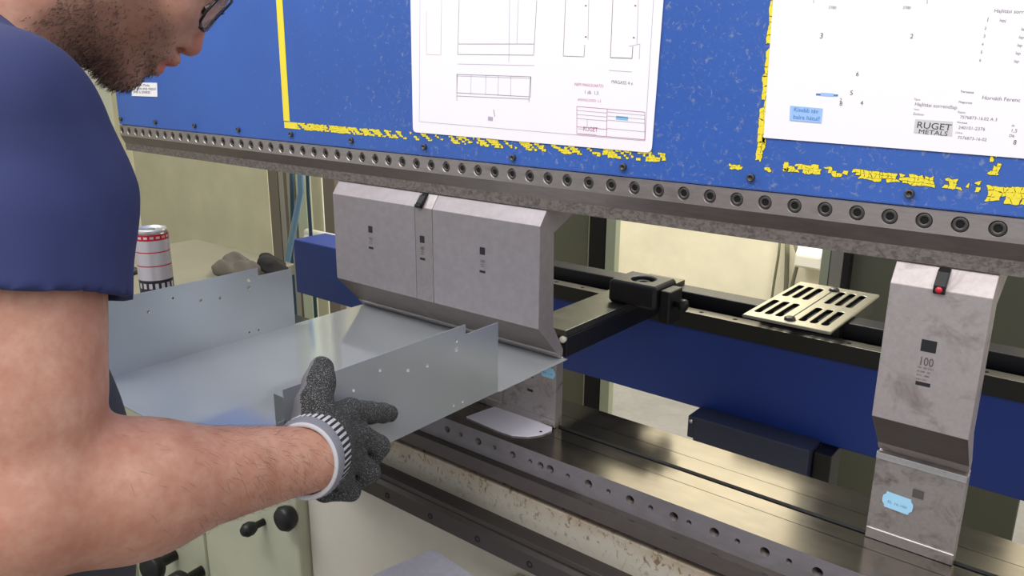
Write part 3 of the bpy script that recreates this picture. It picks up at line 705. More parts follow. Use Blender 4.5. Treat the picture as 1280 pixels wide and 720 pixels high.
ybox('guard_panel', 100, 340, 1.3, FZ+.001, 1.5, 'cream_wall', 'large cream guard panel behind the can at the left', 'panel', .05)
ybox('post', 340.5, 352, 1.2, FZ+.001, 1.5, 'post_brown', 'brownish grey upright post right of the large cream panel', 'post', .035)
ybox('post', 353, 359, 1.2, FZ+.001, 1.5, 'alu', 'slim bright aluminium post beside the brownish post', 'post', .035)
ybox('post', 363, 371, 1.2, FZ+.001, 1.5, 'alu', 'aluminium post behind the hanging pale blue hose', 'post', .035)
ybox('post', 374, 385.5, 1.2, FZ+.001, 1.5, 'post_green', 'pale green post right of the hanging hose', 'post', .035)
ybox('guard_panel', 386.5, 406, 1.3, FZ+.001, 1.5, 'white', 'narrow white panel left of the joined punches', 'panel', .03)
ybox('post', 407, 421, 1.2, FZ+.001, 1.5, 'post_brown', 'dark brown post hidden partly by the leftmost punch', 'post', .035)
o = MB().tube([at_y(384, 291, .75), at_y(440, 303, .75)], .016, 'white', 14); o.tube([at_y(384, 299, .74), at_y(440, 311, .74)], .02, 'white', 14)
o = o.build('pipe_pair'); tag(o, 'pair of white horizontal pipes above the blue beam at left', 'pipe')  # two plain pipes side by side, not a rail
# hoses
h = [at_y(378, 205, .30), at_y(376, 240, .30), at_y(369, 275, .295), at_y(362, 310, .29), at_y(356, 345, .285)]
h[0][2] += .1; h.append(h[-1]+[-.03, 0, -.25]); h.append(np.array([h[-1][0], .285, FZ+.01]))
o = MB().tube(h, .0085, 'hose', 12).build('air_hose'); tag(o, 'pale blue air hose hanging beside the blue beam', 'hose')
h = [at_y(383, 190, .56), at_y(384, 215, .56), at_y(385, 240, .56), at_y(386.5, 262, .56)]; h.append(np.array([h[-1][0], .56, FZ+.008]))
o = MB().tube(h, .006, 'hose_dark', 10).build('cable'); tag(o, 'dark blue cable hanging right of the pale blue hose', 'cable')
h = [at_y(364, 200, .56), at_y(365, 240, .56), at_y(366, 285, .56), at_y(364, 320, .56)]; h.append(np.array([h[-1][0], .56, FZ+.008]))
o = MB().tube(h, .007, 'hose_dark', 10).build('cable'); tag(o, 'dark cable hanging left of the pale blue hose', 'cable')
# rear guard
ybox('guard_panel', 600, 735, 1.5, FZ+.001, 1.5, 'panel_dark', 'dark olive rear guard panel right of the joined punches', 'panel', .03)
ybox('post', 736, 756, 1.46, FZ+.001, 1.5, 'black_metal', 'black upright post beside the dark olive rear panel', 'post', .035)
ybox('post', 757, 769, 1.46, FZ+.001, 1.5, 'post_green', 'pale green post at the left edge of the bright wall', 'post', .035)
ybox('post', 1029, 1040, 1.46, FZ+.001, 1.5, 'post_green', 'pale green post at the right edge of the bright wall', 'post', .035)
ybox('post', 1041, 1057, 1.46, FZ+.001, 1.5, 'alu', 'grey aluminium profile post above the slotted cover', 'post', .035)
ybox('post', 1058, 1066, 1.46, FZ+.001, 1.5, 'black', 'thin black post right of the grey aluminium profile', 'post', .035)
ybox('guard_panel', 1067, 1340, 1.5, FZ+.001, 1.5, 'panel_dark', 'olive rear guard panel behind the single punch at right', 'panel', .03)
def cab(pts, y, r, label):
    p = [at_y(u, v, y) for u, v in pts]; p.append(np.array([p[-1][0], y, FZ+r+.001]))
    o = MB().tube(p, r, 'panel_dark', 8).build('cable'); tag(o, label, 'cable')
cab([(976, 290), (973, 320), (968, 350), (963, 385)], 3.17, .007, 'leftmost thin cable hanging before the bright wall')
cab([(984, 290), (984, 320), (983, 350), (981, 385)], 3.17, .013, 'thicker cable hanging in the middle before the bright wall')
cab([(990, 295), (999, 322), (993, 345), (989, 362)], 3.12, .010, 'kinked cable curving under the white box on the bright wall')
fx = [at_y(u, 330, 3.1)[0] for u in (998, 1031)]; zf = [at_y(1010, v, 3.1)[2] for v in (332, 316)]
o = MB().prism_x([(3.03, zf[0]), (3.03, zf[1]), (3.12, zf[1]+.12), (3.199, zf[1]+.12), (3.199, zf[0]-.03)], fx[0], fx[1], 'white').build('junction_box', None, .01); tag(o, 'white box with cables on the bright wall at right', 'box')  # junction box for the wall cables
# can on the side cabinet
cp = at_d(188, 287, 1.63); cz = -.484; top = cp[2]+.004; H = top-cz; R_ = .0335
can = thing('drink_can', (cp[0], cp[1], cz), 'silver and red drink can standing on the cream cabinet', 'can')
K = MB()
def band(z0, z1, m): K.lathe([(R_, z0*H), (R_, z1*H)], (cp[0], cp[1], cz), (0, 0, 1), m, 36); K.f.pop(); K.f.pop(); K.m.pop(); K.m.pop(); K.sm.pop(); K.sm.pop()
for z0, z1, m_ in ((.10, .34, 'can_dark'), (.34, .52, 'can_w'), (.52, .535, 'can_red'), (.535, .70, 'can_w'), (.70, .715, 'can_red'), (.715, .86, 'can_w'), (.86, .94, 'can_red')): band(z0, z1, m_)
K.lathe([(0, .004), (.024, .004), (.026, 0), (R_*.85, .003), (R_, .10*H)], (cp[0], cp[1], cz), (0, 0, 1), 'can_dark', 36)
# white lettering blocks round the red band and the dark foot
for k in range(9):
    a_ = -1.9+k*.36; 
    for (za, zb_, dw, mm) in ((.885, .915, .11, 'can_top'), (.23, .30, .10, 'can_w')):
        q = [(cp[0]+(R_+.0002)*math.cos(a_+s*dw), cp[1]+(R_+.0002)*math.sin(a_+s*dw), cz+H*z_) for s, z_ in ((-1, za), (1, za), (1, zb_), (-1, zb_))]
        K.add(q, [(0, 1, 2, 3)], mm)
K.build('can_body', can, fix=False)
MB().lathe([(R_, .94*H), (R_*.93, .985*H), (R_*.93, H), (R_*.88, H), (R_*.85, H-.004), (0, H-.0035)], (cp[0], cp[1], cz), (0, 0, 1), 'can_top', 36).build('can_top', can)
MB().poly([(cp[0]-.009+.018*(.5+.5*math.cos(t))*1.2, cp[1]+.008*math.sin(t), cz+H-.003) for t in np.linspace(0, 6.283, 14)[:-1]], (0, 0, 1), .0015, 'alu').build('pull_tab', can)

# ------------------------------------------------------------------ implicit surfaces for soft shapes
def sm(a, b, k):
    h = np.clip(.5+.5*(b-a)/k, 0, 1); return b+(a-b)*h-k*h*(1-h)
def smsub(d, c, k): return -sm(-d, c, k)
def cone(P, a, b, r1, r2):
    a = np.asarray(a, np.float32); b = np.asarray(b, np.float32); ba = b-a; L2 = float(ba @ ba)
    pa = P-a; h = np.clip((pa @ ba)/L2, 0, 1); q = pa-h[:, None]*ba
    return np.sqrt((q*q).sum(1))-(r1+(r2-r1)*h)
def ball(P, c, r): q = P-np.asarray(c, np.float32); return np.sqrt((q*q).sum(1))-r
def ell(P, c, r):
    q = P-np.asarray(c, np.float32); r = np.asarray(r, np.float32); k0 = np.sqrt(((q/r)**2).sum(1)); k1 = np.sqrt(((q/(r*r))**2).sum(1))+1e-9
    return k0*(k0-1)/k1
def polygonise(fn, lo, hi, h, margin=.02):
    lo = np.array(lo, float); n = np.ceil((np.array(hi)-lo)/h).astype(int)+1; n = ((n+3)//4)*4+1
    ax = [lo[i]+h*np.arange(n[i]) for i in range(3)]
    cg = np.stack(np.meshgrid(*[a[::4] for a in ax], indexing='ij'), -1)
    cdv = fn(cg.reshape(-1, 3).astype(np.float32)).reshape(cg.shape[:3])
    near = np.abs(cdv) < 4*h*1.8+margin
    D = np.repeat(np.repeat(np.repeat(cdv, 4, 0), 4, 1), 4, 2)[:n[0], :n[1], :n[2]].astype(np.float32)
    mk = np.repeat(np.repeat(np.repeat(near, 4, 0), 4, 1), 4, 2)[:n[0], :n[1], :n[2]]
    ii = np.argwhere(mk)
    for s in range(0, len(ii), 400000):
        q = ii[s:s+400000]; P = (lo+q*h).astype(np.float32); D[q[:, 0], q[:, 1], q[:, 2]] = fn(P)
    neg = D < 0
    sh = lambda A, i, j, k: A[i:A.shape[0]-1+i, j:A.shape[1]-1+j, k:A.shape[2]-1+k]
    cnt = sum(sh(neg, i, j, k).astype(np.int8) for i in (0, 1) for j in (0, 1) for k in (0, 1))
    act = np.argwhere((cnt > 0) & (cnt < 8)); idx = -np.ones(cnt.shape, np.int64); idx[act[:, 0], act[:, 1], act[:, 2]] = np.arange(len(act))
    acc = np.zeros((len(act), 3)); w = np.zeros(len(act))
    cor = [(i, j, k) for i in (0, 1) for j in (0, 1) for k in (0, 1)]
    g = {c: D[act[:, 0]+c[0], act[:, 1]+c[1], act[:, 2]+c[2]] for c in cor}
    for c in cor:
        for d_ in range(3):
            if c[d_]: continue
            e_ = list(c); e_[d_] = 1; e_ = tuple(e_); a_, b_ = g[c], g[e_]; cr = (a_ < 0) != (b_ < 0)
            t = np.where(cr, a_/np.where(cr, a_-b_, 1), 0)
            p = np.tile(np.array(c, float), (len(act), 1)); p[:, d_] += t
            acc[cr] += p[cr]; w[cr] += 1
    vs = lo+h*(act+acc/w[:, None])
    fs = []
    for d_ in range(3):
        a_ = [slice(None)]*3; b_ = [slice(None)]*3; a_[d_] = slice(0, -1); b_[d_] = slice(1, None)
        s0, s1 = neg[tuple(a_)], neg[tuple(b_)]; e_ = np.argwhere(s0 != s1)
        u, v_ = [(1, 2), (2, 0), (0, 1)][d_]
        ok = (e_[:, u] > 0) & (e_[:, v_] > 0) & (e_[:, u] < n[u]-1) & (e_[:, v_] < n[v_]-1); e_ = e_[ok]
        q = []
        for du, dv in ((-1, -1), (0, -1), (0, 0), (-1, 0)):
            c = e_.copy(); c[:, u] += du; c[:, v_] += dv; q.append(idx[c[:, 0], c[:, 1], c[:, 2]])
        q = np.stack(q, 1); fl = ~s0[e_[:, 0], e_[:, 1], e_[:, 2]]; q[fl] = q[fl][:, ::-1]; fs.append(q)
    fs = np.concatenate(fs); fs = fs[(fs >= 0).all(1)]
    return vs, fs
def normals(vs, fs):
    n = np.cross(vs[fs[:, 2]]-vs[fs[:, 0]], vs[fs[:, 3]]-vs[fs[:, 1]]); o = np.zeros_like(vs)
    for k in range(4): np.add.at(o, fs[:, k], n)
    return o/(np.linalg.norm(o, axis=1)[:, None]+1e-12)
def soft(name, vs, fs, mats, parent=None, tone=None, fmat=None):
    V3 = vs.copy(); V3[:, 2] += ZO
    org = np.array(world_loc(parent)) if parent is not None else np.array([(V3[:, 0].min()+V3[:, 0].max())/2, (V3[:, 1].min()+V3[:, 1].max())/2, V3[:, 2].min()])
    me = bpy.data.meshes.new(name); me.from_pydata((V3-org).tolist(), [], fs.tolist())
    for k in mats: me.materials.append(M[k])
    me.polygons.foreach_set('use_smooth', [True]*len(me.polygons))
    if fmat is not None: me.polygons.foreach_set('material_index', fmat.astype(int).tolist())
    if tone is not None:
        at_ = me.color_attributes.new('tone', 'FLOAT_COLOR', 'POINT'); t = np.zeros((len(vs), 4)); t[:, :tone.shape[1]] = tone; t[:, 3] = 1
        at_.data.foreach_set('color', t.ravel())
    me.update(); o = bpy.data.objects.new(name, me); C.objects.link(o)
    if parent is not None: o.parent = parent
    else: o.location = org
    return o
def wob(P, s, seed):
    r = np.random.default_rng(seed); o = 0
    for _ in range(5):
        d_ = r.normal(size=3); d_ /= np.linalg.norm(d_); o = o+np.sin(P @ (d_*s*r.uniform(.6, 1.7)).astype(np.float32)+r.uniform(0, 6))
    return o/5

# crumpled rags on the cabinet
def rag(c, r, label, m, seed):
    c = np.array(c)
    f = lambda P: (ell(P, c, r)+.016*wob(P, 70, seed)+.010*wob(P, 150, seed+1))*.5
    vs, fs = polygonise(f, c-np.array(r)-.03, c+np.array(r)+.03, .004); vs[:, 2] = np.maximum(vs[:, 2], -.4835)
    o = soft('rag', vs, fs, [m]); tag(o, label, 'rag', 'rags on the cabinet')
ca = at_z(293, 334, -.472); rag((ca[0], ca[1], -.473), (.070, .04, .018), 'grey crumpled rag on the cream cabinet behind the tray', 'rag', 3)
ca = at_z(345, 331, -.466); rag((ca[0]-.006, ca[1]-.008, -.466), (.038, .032, .024), 'black crumpled rag at the right end of the cream cabinet', 'rag_dark', 8)
ca = at_z(155, 343, -.484)
o = MB().lathe([(.012, 0), (.03, 0), (.03, .012), (.012, .012), (.012, 0)], (ca[0], ca[1], -.4838), (0, 0, 1), 'black', 28).build('tape_roll'); tag(o, 'small flat black roll lying on the cabinet left of the can', 'tape')

# ------------------------------------------------------------------ the man
hh = np.array([.33, .944, 0]); hh /= np.linalg.norm(hh); zz = np.array([0, 0, 1.]); ph = math.radians(45)
HF = math.cos(ph)*hh-math.sin(ph)*zz; HU = math.sin(ph)*hh+math.cos(ph)*zz; HR = np.cross(HF, HU); HN = np.array([-.80, -.512, .012])
def hp(f, l, u): return HN+(HF*f+HR*l+HU*u)/1000
HM = np.stack([HF, HR, HU], 1).astype(np.float32)          # world -> head frame
def hl(P): return (P-HN.astype(np.float32)) @ HM*1000
RS = np.array([-.705, -.742, -.048]); RE = np.array([-.622, -.800, -.325]); RW = np.array([-.611, -.548, -.382])
NB = np.array([-.865, -.735, .012])
mx = lambda p, dy=-.11: np.array([-1.8506-p[0], p[1]+dy, p[2]])
LS = np.array([-1.05, -.735, -.05]); LE = np.array([-1.19, -.86, -.31]); LW = mx(RW)
def head_sdf(P):
    q = hl(P)
    d = ell(q, (-112, 0, 58), (98, 76, 92))
    d = sm(d, ell(q, (-66, 0, 2), (48, 58, 78)), 25)
    for s in (1, -1):
        d = sm(d, cone(q, (-98, s*47, -30), (-44, s*14, -68), 20, 17), 18)          # jaw
        d = sm(d, ball(q, (-52, s*40, 8), 21), 16)                                    # cheek
    d = sm(d, ball(q, (-41, 0, -67), 18.5), 12)
    d = sm(d, ell(q, (-46, 0, -34), (30, 29, 26)), 10)
    d = sm(d, cone(q, (-30, -33, 52), (-30, 33, 52), 10, 10), 10)                     # brow
    for s in (1, -1): d = smsub(d, ball(q, (-17, s*33, 34), 15), 9)
    for s in (1, -1): d = sm(d, ball(q, (-41, s*32, 34), 14), 4)                      # lids
    d = sm(d, cone(q, (-26, 0, 40), (-11.5, 0, -1), 7.5, 10.8), 8)                     # nose
    d = sm(d, ball(q, (-12.5, 0, -2), 12), 4)
    for s in (1, -1): d = sm(d, ell(q, (-24, s*12.5, -5.5), (11, 7.5, 8)), 4)
    for s in (1, -1): d = smsub(d, ell(q, (-19, s*7.5, -14.5), (9, 4, 5.5)), 2)          # nostrils
    # lips
    d = sm(d, cone(q, (-15.5, -12, -26), (-15.5, 12, -26), 7.6, 7.6), 5)
    for s in (1, -1): d = sm(d, cone(q, (-17, s*6, -25.5), (-30, s*26, -35), 7, 4), 6)
    d = sm(d, cone(q, (-22, -11, -44), (-22, 11, -44), 8.6, 8.6), 4)
    for s in (1, -1): d = sm(d, cone(q, (-22.5, s*8, -43.5), (-31, s*24, -37), 7, 4), 5)
    for a_, b_ in (((-12, 0, -33.5), (-20, 14, -34)), ((-12, 0, -33.5), (-20, -14, -34)), ((-20, 14, -34), (-32, 28, -38)), ((-20, -14, -34), (-32, -28, -38))):
        d = smsub(d, cone(q, a_, b_, 1.6, 1.6), 2.2)
    for s in (1, -1):                                                                 # ears
        e_ = ell(q, (-112, s*78, 26), (19, 7, 32)); e_ = smsub(e_, ell(q, (-108, s*86, 28), (11, 7, 20)), 4); d = sm(d, e_, 5)
    return d/1000
def arm_sdf(P, S_, E_, W_, Hd):
    d = cone(P, S_, E_, .062, .050)
    d = sm(d, cone(P, S_*.6+E_*.4, S_*.3+E_*.7, .0635, .060), .03)
    d = sm(d, cone(P, E_, E_*.65+W_*.35, .050, .053), .03)
    d = sm(d, cone(P, E_*.70+W_*.30, W_, .053, .0325), .03)
    if S_ is RS: d = sm(d, cone(P, at_d(140, 606, .640), at_d(290, 588, .72), .036, .026), .02)
    d = sm(d, cone(P, W_, W_*.5+Hd*.5, .031, .022), .01)
    return d
RH = np.array([-.645, -.49, -.392]); LH = mx(RH)
def body_sdf(P):
    d = head_sdf(P)
    d = sm(d, cone(P, hp(-112, 0, -10), NB, .056, .066), .03)
    t = cone(P, NB, RS, .055, .052); t = sm(t, cone(P, NB, LS, .055, .052), .03)
    t = sm(t, ell(P, (-.877, -.745, -.16), (.145, .09, .17)), .05); t = sm(t, ell(P, (-.88, -.78, -.40), (.13, .085, .2)), .06)
    d = sm(d, t, .03)
    d = sm(d, arm_sdf(P, RS, RE, RW, RH), .03); d = sm(d, arm_sdf(P, LS, LE, LW, LH), .03)
    return d
bv, bf = polygonise(body_sdf, (-1.30, -.98, -.62), (-.52, -.36, .25), .0027, .012)
q = hl(bv.astype(np.float32)).astype(float); bn = normals(bv, bf)
fq, lq, uq = q[:, 0], q[:, 1], q[:, 2]
inhead = (np.linalg.norm(bv-hp(-80, 0, 0), axis=1) < .2)
line = 8-(fq+60)*.55
beard = np.clip((line-uq)/14, 0, 1)*np.clip((uq+104)/10, 0, 1)*np.clip((fq+128)/12, 0, 1)*(fq < -9)
lips = np.maximum(1-np.sqrt(((fq+16)/16)**2+(lq/25)**2+((uq+36.5)/17)**2), 0)
lipm = np.clip(lips*6, 0, 1)
nosz = np.clip(1-np.sqrt(((fq+14)/22)**2+(lq/17)**2+((uq-6)/26)**2), 0, 1); nosz = np.clip(nosz*3, 0, 1)
beard = beard*(1-lipm)*(1-np.clip(1.6*nosz, 0, 1))*inhead
tone = np.stack([beard*.5, np.maximum(lipm*.75, nosz*.35)*inhead], 1)
man = thing('person', (-.87, -.80, FZ), 'bearded man in navy t-shirt and glasses bending over the tray with gloved hands', 'person')
soft('body', bv, bf, ['skin'], man, tone)
def strands(name, pos, nrm, flow, length, rad, m, parent, lift=.35):
    n = len(pos); d1 = nrm*lift+flow; d1 /= np.linalg.norm(d1, axis=1)[:, None]
    d2 = d1*.6+flow*.6-nrm*.15; d2 /= np.linalg.norm(d2, axis=1)[:, None]
    L = length[:, None]; p0 = pos-nrm*.0006; p1 = pos+d1*L*.5; p2 = p1+d2*L*.5
    s1_ = np.cross(d1, nrm); s1_ /= np.linalg.norm(s1_, axis=1)[:, None]+1e-9; s2_ = np.cross(d1, s1_)
    V_ = []; tri = [(math.cos(a), math.sin(a)) for a in (0, 2.094, 4.189)]
    for p, r in ((p0, rad), (p1, rad*.9)):
        for c_, s_ in tri: V_.append(p+(s1_*c_+s2_*s_)*r)
    V_.append(p2)
    V_ = np.stack(V_, 1).reshape(-1, 3); base = (np.arange(n)*7)[:, None]
    F = []
    for i in range(3):
        j = (i+1) % 3
        F.append(base+np.array([[i, j, 3+j, 3+i]])); F.append(np.concatenate([base+3+i, base+3+j, base+6, base+6], 1))
    me_f = []
    F4 = np.concatenate([F[0], F[2], F[4]]); F3 = np.concatenate([F[1], F[3], F[5]])[:, :3]
    vs = V_.copy(); vs[:, 2] += ZO; vs -= np.array(world_loc(parent))
    me = bpy.data.meshes.new(name); me.from_pydata(vs.tolist(), [], F4.tolist()+F3.tolist()); me.materials.append(M[m]); me.update()
    o = bpy.data.objects.new(name, me); C.objects.link(o); o.parent = parent; return o
# beard
thin = rng.random(len(bv))
lowj = np.clip((-uq-20)/50, 0, 1)
nz = wob(bv*1.0, 260, 77); pick = np.where((beard > .12) & (thin < beard*(.45+.45*lowj)*(1+.5*nz)))[0]
jit = rng.normal(size=(len(pick), 3))*.0011
flow = (HF*-.35-HU*.85)[None, :]+rng.normal(size=(len(pick), 3))*.38; flow /= np.linalg.norm(flow, axis=1)[:, None]
M['beard_light'] = mat('beard_light_brown', (128, 96, 76), .6)
hs_ = rng.random(len(pick)) < .55*(1-.5*lowj[pick]); Lb = rng.uniform(.004, .0095, len(pick))*(.6+.45*lowj[pick])
strands('beard', (bv[pick]+jit)[~hs_], bn[pick][~hs_], flow[~hs_], Lb[~hs_], .00026, 'beard', man)
strands('beard', (bv[pick]+jit)[hs_], bn[pick][hs_], flow[hs_], Lb[hs_], .00026, 'beard_light', man)
# eyebrow and forearm hair
bw = np.where(inhead & (fq > -50) & (np.abs(np.abs(lq)-30) < 22) & (np.abs(uq-50) < 5))[0]; bw = bw[rng.random(len(bw)) < .5]
fl = (HR*.9)[None, :]*np.sign(lq[bw])[:, None]+rng.normal(size=(len(bw), 3))*.2; strands('eyebrow', bv[bw], bn[bw], fl, rng.uniform(.004, .008, len(bw)), .0002, 'hair', man)
ax = (RW-RE)/np.linalg.norm(RW-RE); ta = (bv-RE) @ ax/np.linalg.norm(RW-RE); dd = np.linalg.norm(bv-RE-np.outer((bv-RE) @ ax, ax), axis=1)
fa = np.where((ta > .12) & (ta < 1.0) & (dd < .065))[0]; fa = fa[rng.random(len(fa)) < .10*np.clip((ta[fa]-.1)*1.5, 0, 1)**1.5]
fl = ax[None, :]*.5+np.array([0, 0, -.8])+rng.normal(size=(len(fa), 3))*.35; fl -= bn[fa]*(fl*bn[fa]).sum(1)[:, None]; fl /= np.linalg.norm(fl, axis=1)[:, None]
strands('arm_hair', bv[fa], bn[fa], fl, rng.uniform(.010, .020, len(fa)), .00008, 'armhair', man, .18)
# hair on the head
def hair_sdf(P):
    q = hl(P); d = ell(q, (-116, 0, 64), (103, 82, 97))+2.2*wob(q, .12, 4)
    cutp = (q[:, 0]+52)*.75+(62-q[:, 2])*.66; d = np.maximum(d, cutp*.9)
    d = np.maximum(d, -(q[:, 2]-(-10 - (q[:, 0]+130)*.3)))
    for s in (1, -1): d = smsub(d, ball(q, (-104, s*88, 18), 34), 6)
    return d/1000
c0 = hp(-115, 0, 60); hv, hf_ = polygonise(hair_sdf, c0-.16, c0+.16, .004); soft('hair', hv, hf_, ['hair'], man)
for s in (1, -1):
    E = MB().lathe([(0, -12.5/1000)]+[(.0125*math.sin(t), -.0125*math.cos(t)) for t in np.linspace(.2, 2.6, 14)], hp(-38.5, s*32, 33), HF*.9-HU*.35, 'eye_white', 20, {12: 'iris', 11: 'iris', 10: 'iris', 'cap': 'black'}); E.build('eye', man, fix=False)
    n_ = 60; tt = np.linspace(-1, 1, n_); ps = np.array([hp(-27.5-3*abs(t), s*(32+11*t), 29+1.5*t*t) for t in tt])
    strands('eyelashes', ps, np.tile(HF, (n_, 1)), np.tile(HF*.6-HU*.6, (n_, 1)), np.full(n_, .007), .00025, 'hair', man)
# glasses
gl = bpy.data.objects.new('glasses', None); C.objects.link(gl); gl.parent = man; gl.location = (0, 0, 0); gl['label'] = 'black framed safety glasses'
def gp(l, u): return hp(-11-17*((abs(l)-6)/56)**2, l, u)
for s in (1, -1):
    outl = [(7, 33), (10, 28), (18, 20), (32, 13.5), (48, 11), (58, 14), (62, 24), (62, 40), (59, 52), (45, 56), (25, 57), (10, 54), (6.5, 45)]
    n_ = len(outl); R3d = [gp(s*l, u) for l, u in outl]
    MB().tube(R3d[:8]+R3d[8:]+[R3d[0]], .0014, 'frame_black', 8).build('rim', gl)
    MB().tube([R3d[i] for i in (0, 1, 2, 3, 4)], .0021, 'frame_black', 8).build('lower_rim', gl)
    L_ = MB(); L_.add(R3d+[gp(s*34, 34)+HF*.001], [(i, (i+1) % n_, n_) for i in range(n_)], 'glass_lens', True); L_.build('lens', gl, fix=False)
    MB().tube([gp(s*62, 40), hp(-32, s*66, 44), hp(-60, s*73, 44), hp(-112, s*80, 44), hp(-128, s*80, 32), hp(-138, s*79, 18)], [.002, .0022, .002, .0018, .002, .0022], 'frame_black', 8).build('temple', gl)
    MB().lathe([(0, 0), (.0022, 0), (.0022, .006), (0, .006)], hp(-31, s*67.2, 40), HU, 'steel_pin', 10).build('hinge', gl)
MB().tube([gp(7, 44), hp(-9, 0, 47), gp(-7, 44)], .0018, 'frame_black', 8).build('bridge', gl)

# shirt
RHem = RS+(RE-RS)*.45; RAx = (RE-RS)/np.linalg.norm(RE-RS); RAx = RAx-MR[0]*(RAx @ MR[0])*1.2; RAx /= np.linalg.norm(RAx); LHem = LS+(LE-LS)*.45; LAx = (LE-LS)/np.linalg.norm(LE-LS)
def shirt_sdf(P):
    rq = RS*.8+RE*.2+np.array([-.012, .012, 0]); ra = sm(cone(P, RS, rq, .071, .084), cone(P, rq, RS*.4+RE*.6, .084, .083), .02); ra = sm(ra, cone(P, RS*.7+RE*.3, RS*.4+RE*.6, .081, .081), .01); ra = np.maximum(ra, (P-RHem.astype(np.float32)) @ RAx.astype(np.float32))
    la = cone(P, LS, LE, .071, .066); la = np.maximum(la, (P-LHem.astype(np.float32)) @ LAx.astype(np.float32))
    t = cone(P, NB+[.02, -.01, -.022], RS, .082, .066); t = sm(t, cone(P, NB+[-.02, -.01, -.022], LS, .082, .066), .03)
    t = sm(t, ell(P, (-.877, -.745, -.16), (.168, .105, .18)), .05); t = sm(t, ell(P, (-.88, -.78, -.40), (.150, .103, .2)), .06)
    t = np.maximum(t, -.50-P[:, 2])
    d = sm(t, ra, .022); d = sm(d, la, .022)
    # folds running out of the armpit and across the sleeve
    d = d+.0022*wob(P*np.array([1, 1, .45], np.float32), 62, 11)+.0022*wob(P*np.array([.6, 1, 1], np.float32), 36, 12)
    cut_ = np.maximum(cone(P, RS, RE, .0735, .0735), ((RHem-RAx*.012).astype(np.float32)-P) @ RAx.astype(np.float32)); d = np.maximum(d, -cut_)
    nk = cone(P, hp(-112, 0, -10), NB, .062, .070); d = np.maximum(d, -nk)
    a_ = (hp(-112, 0, -10)-NB); a_ /= np.linalg.norm(a_); cpos = NB+a_*.034
    r_ = P-cpos.astype(np.float32); hgt = r_ @ a_.astype(np.float32); rad = np.sqrt(np.maximum((r_*r_).sum(1)-hgt*hgt, 0))
    col = np.sqrt(np.maximum(np.abs(hgt+.004)-.012, 0)**2+(rad-.0745)**2)-.0035
    return np.minimum(d, col)*.8
sv, sf = polygonise(shirt_sdf, (-1.34, -.99, -.53), (-.54, -.58, .09), .004, .02); shirt = soft('t_shirt', sv, sf, ['shirt'], man)
# trousers with bib
HPc = np.array([-.88, -.82, -.60])
def trouser_sdf(P):
    t = ell(P, (-.862, -.750, -.40), (.165, .125, .235)); t = np.maximum(t, P[:, 2]+.23)
    t = sm(t, ell(P, (-.87, -.80, -.58), (.180, .150, .15)), .05)
    for s in (1, -1):
        t = sm(t, cone(P, (-.88+s*.085, -.82, -.62), (-.88+s*.10, -.80, -1.03), .092, .066), .03); t = sm(t, cone(P, (-.88+s*.10, -.80, -1.03), (-.88+s*.115, -.83, -1.43), .066, .054), .02)
    return t*.85+.0018*wob(P, 60, 21)
tv, tf = polygonise(trouser_sdf, (-1.12, -1.0, -1.47), (-.64, -.60, -.20), .006, .02); soft('trousers', tv, tf, ['trouser'], man)
for s in (1, -1):
    f = lambda P: np.maximum(sm(cone(P, (-.88+s*.115, -.85, -1.445), (-.88+s*.13, -.68, -1.462), .046, .042), cone(P, (-.88+s*.115, -.84, -1.37), (-.88+s*.115, -.85, -1.45), .058, .05), .02), (FZ+.001)-P[:, 2])
    v_, f_ = polygonise(f, (-.88+s*.115-.1, -.95, FZ-.03), (-.88+s*.115+.1, -.6, -1.3), .006); soft('shoe', v_, f_, ['sole'], man)

# ------------------------------------------------------------------ gloves
def X_(u, v, x): return at_x(u, v, x)
kn_ = [X_(437, 514, -.652), X_(446, 541, -.645), X_(441, 568, -.645), X_(427, 592, -.650)]
fing = [
    [kn_[0], X_(462, 516, -.660), X_(478, 516, -.668), X_(487, 517, -.671)],
    [kn_[1], X_(474, 558, -.646), np.array([-.672, -.432, -.474]), np.array([-.700, -.440, -.474])],
    [kn_[2], X_(462, 590, -.644), np.array([-.672, -.457, -.476]), np.array([-.702, -.462, -.474])],
    [kn_[3], X_(438, 614, -.652), np.array([-.676, -.482, -.474]), np.array([-.698, -.486, -.473])]]
thumb = [RW*.45+RH*.55+np.array([-.012, 0, .02]), X_(392, 508, -.640), X_(399, 478, -.655), X_(402, 461, -.664)]
def glove_sdf(P):
    wr = RW*.55+RH*.45
    d = None
    for i, k in enumerate(kn_):
        off = np.array([0, 0, .016-.011*i]); c_ = cone(P, wr+off*1.4, k, .021, .0150); d = c_ if d is None else sm(d, c_, .010)
    d = sm(d, cone(P, RW+(wr-RW)*.2, wr, .036, .034), .015)
    fr = [(.0140, .0128, .0118, .0106), (.0132, .0124, .0115, .0105), (.0126, .0120, .0112, .0102), (.0118, .0112, .0104, .0096)]
    fd = None
    for F_, R_2 in zip(fing, fr):
        c_ = None
        for a_, b_, r1, r2 in zip(F_[:-1], F_[1:], R_2[:-1], R_2[1:]):
            e_ = cone(P, a_, b_, r1, r2); c_ = e_ if c_ is None else sm(c_, e_, .004)
        fd = c_ if fd is None else np.minimum(fd, c_)
    d = sm(d, fd, .005)
    t_ = None
    for a_, b_, r1, r2 in zip(thumb[:-1], thumb[1:], (.022, .0195, .0165), (.0195, .0165, .0135)):
        e_ = cone(P, a_, b_, r1, r2); t_ = e_ if t_ is None else sm(t_, e_, .006)
    d = sm(d, t_, .014)
    d = d+.0006*wob(P, 260, 31)
    # the flange and base of the tray stay clear of the glove
    slab = np.maximum(np.maximum(P[:, 0]-(-.6845), -.4575-P[:, 2]), P[:, 2]+.336)
    return np.maximum(d, -slab) if True else d
lo_, hi_ = np.array([-.74, -.60, -.52]), np.array([-.56, -.35, -.27])
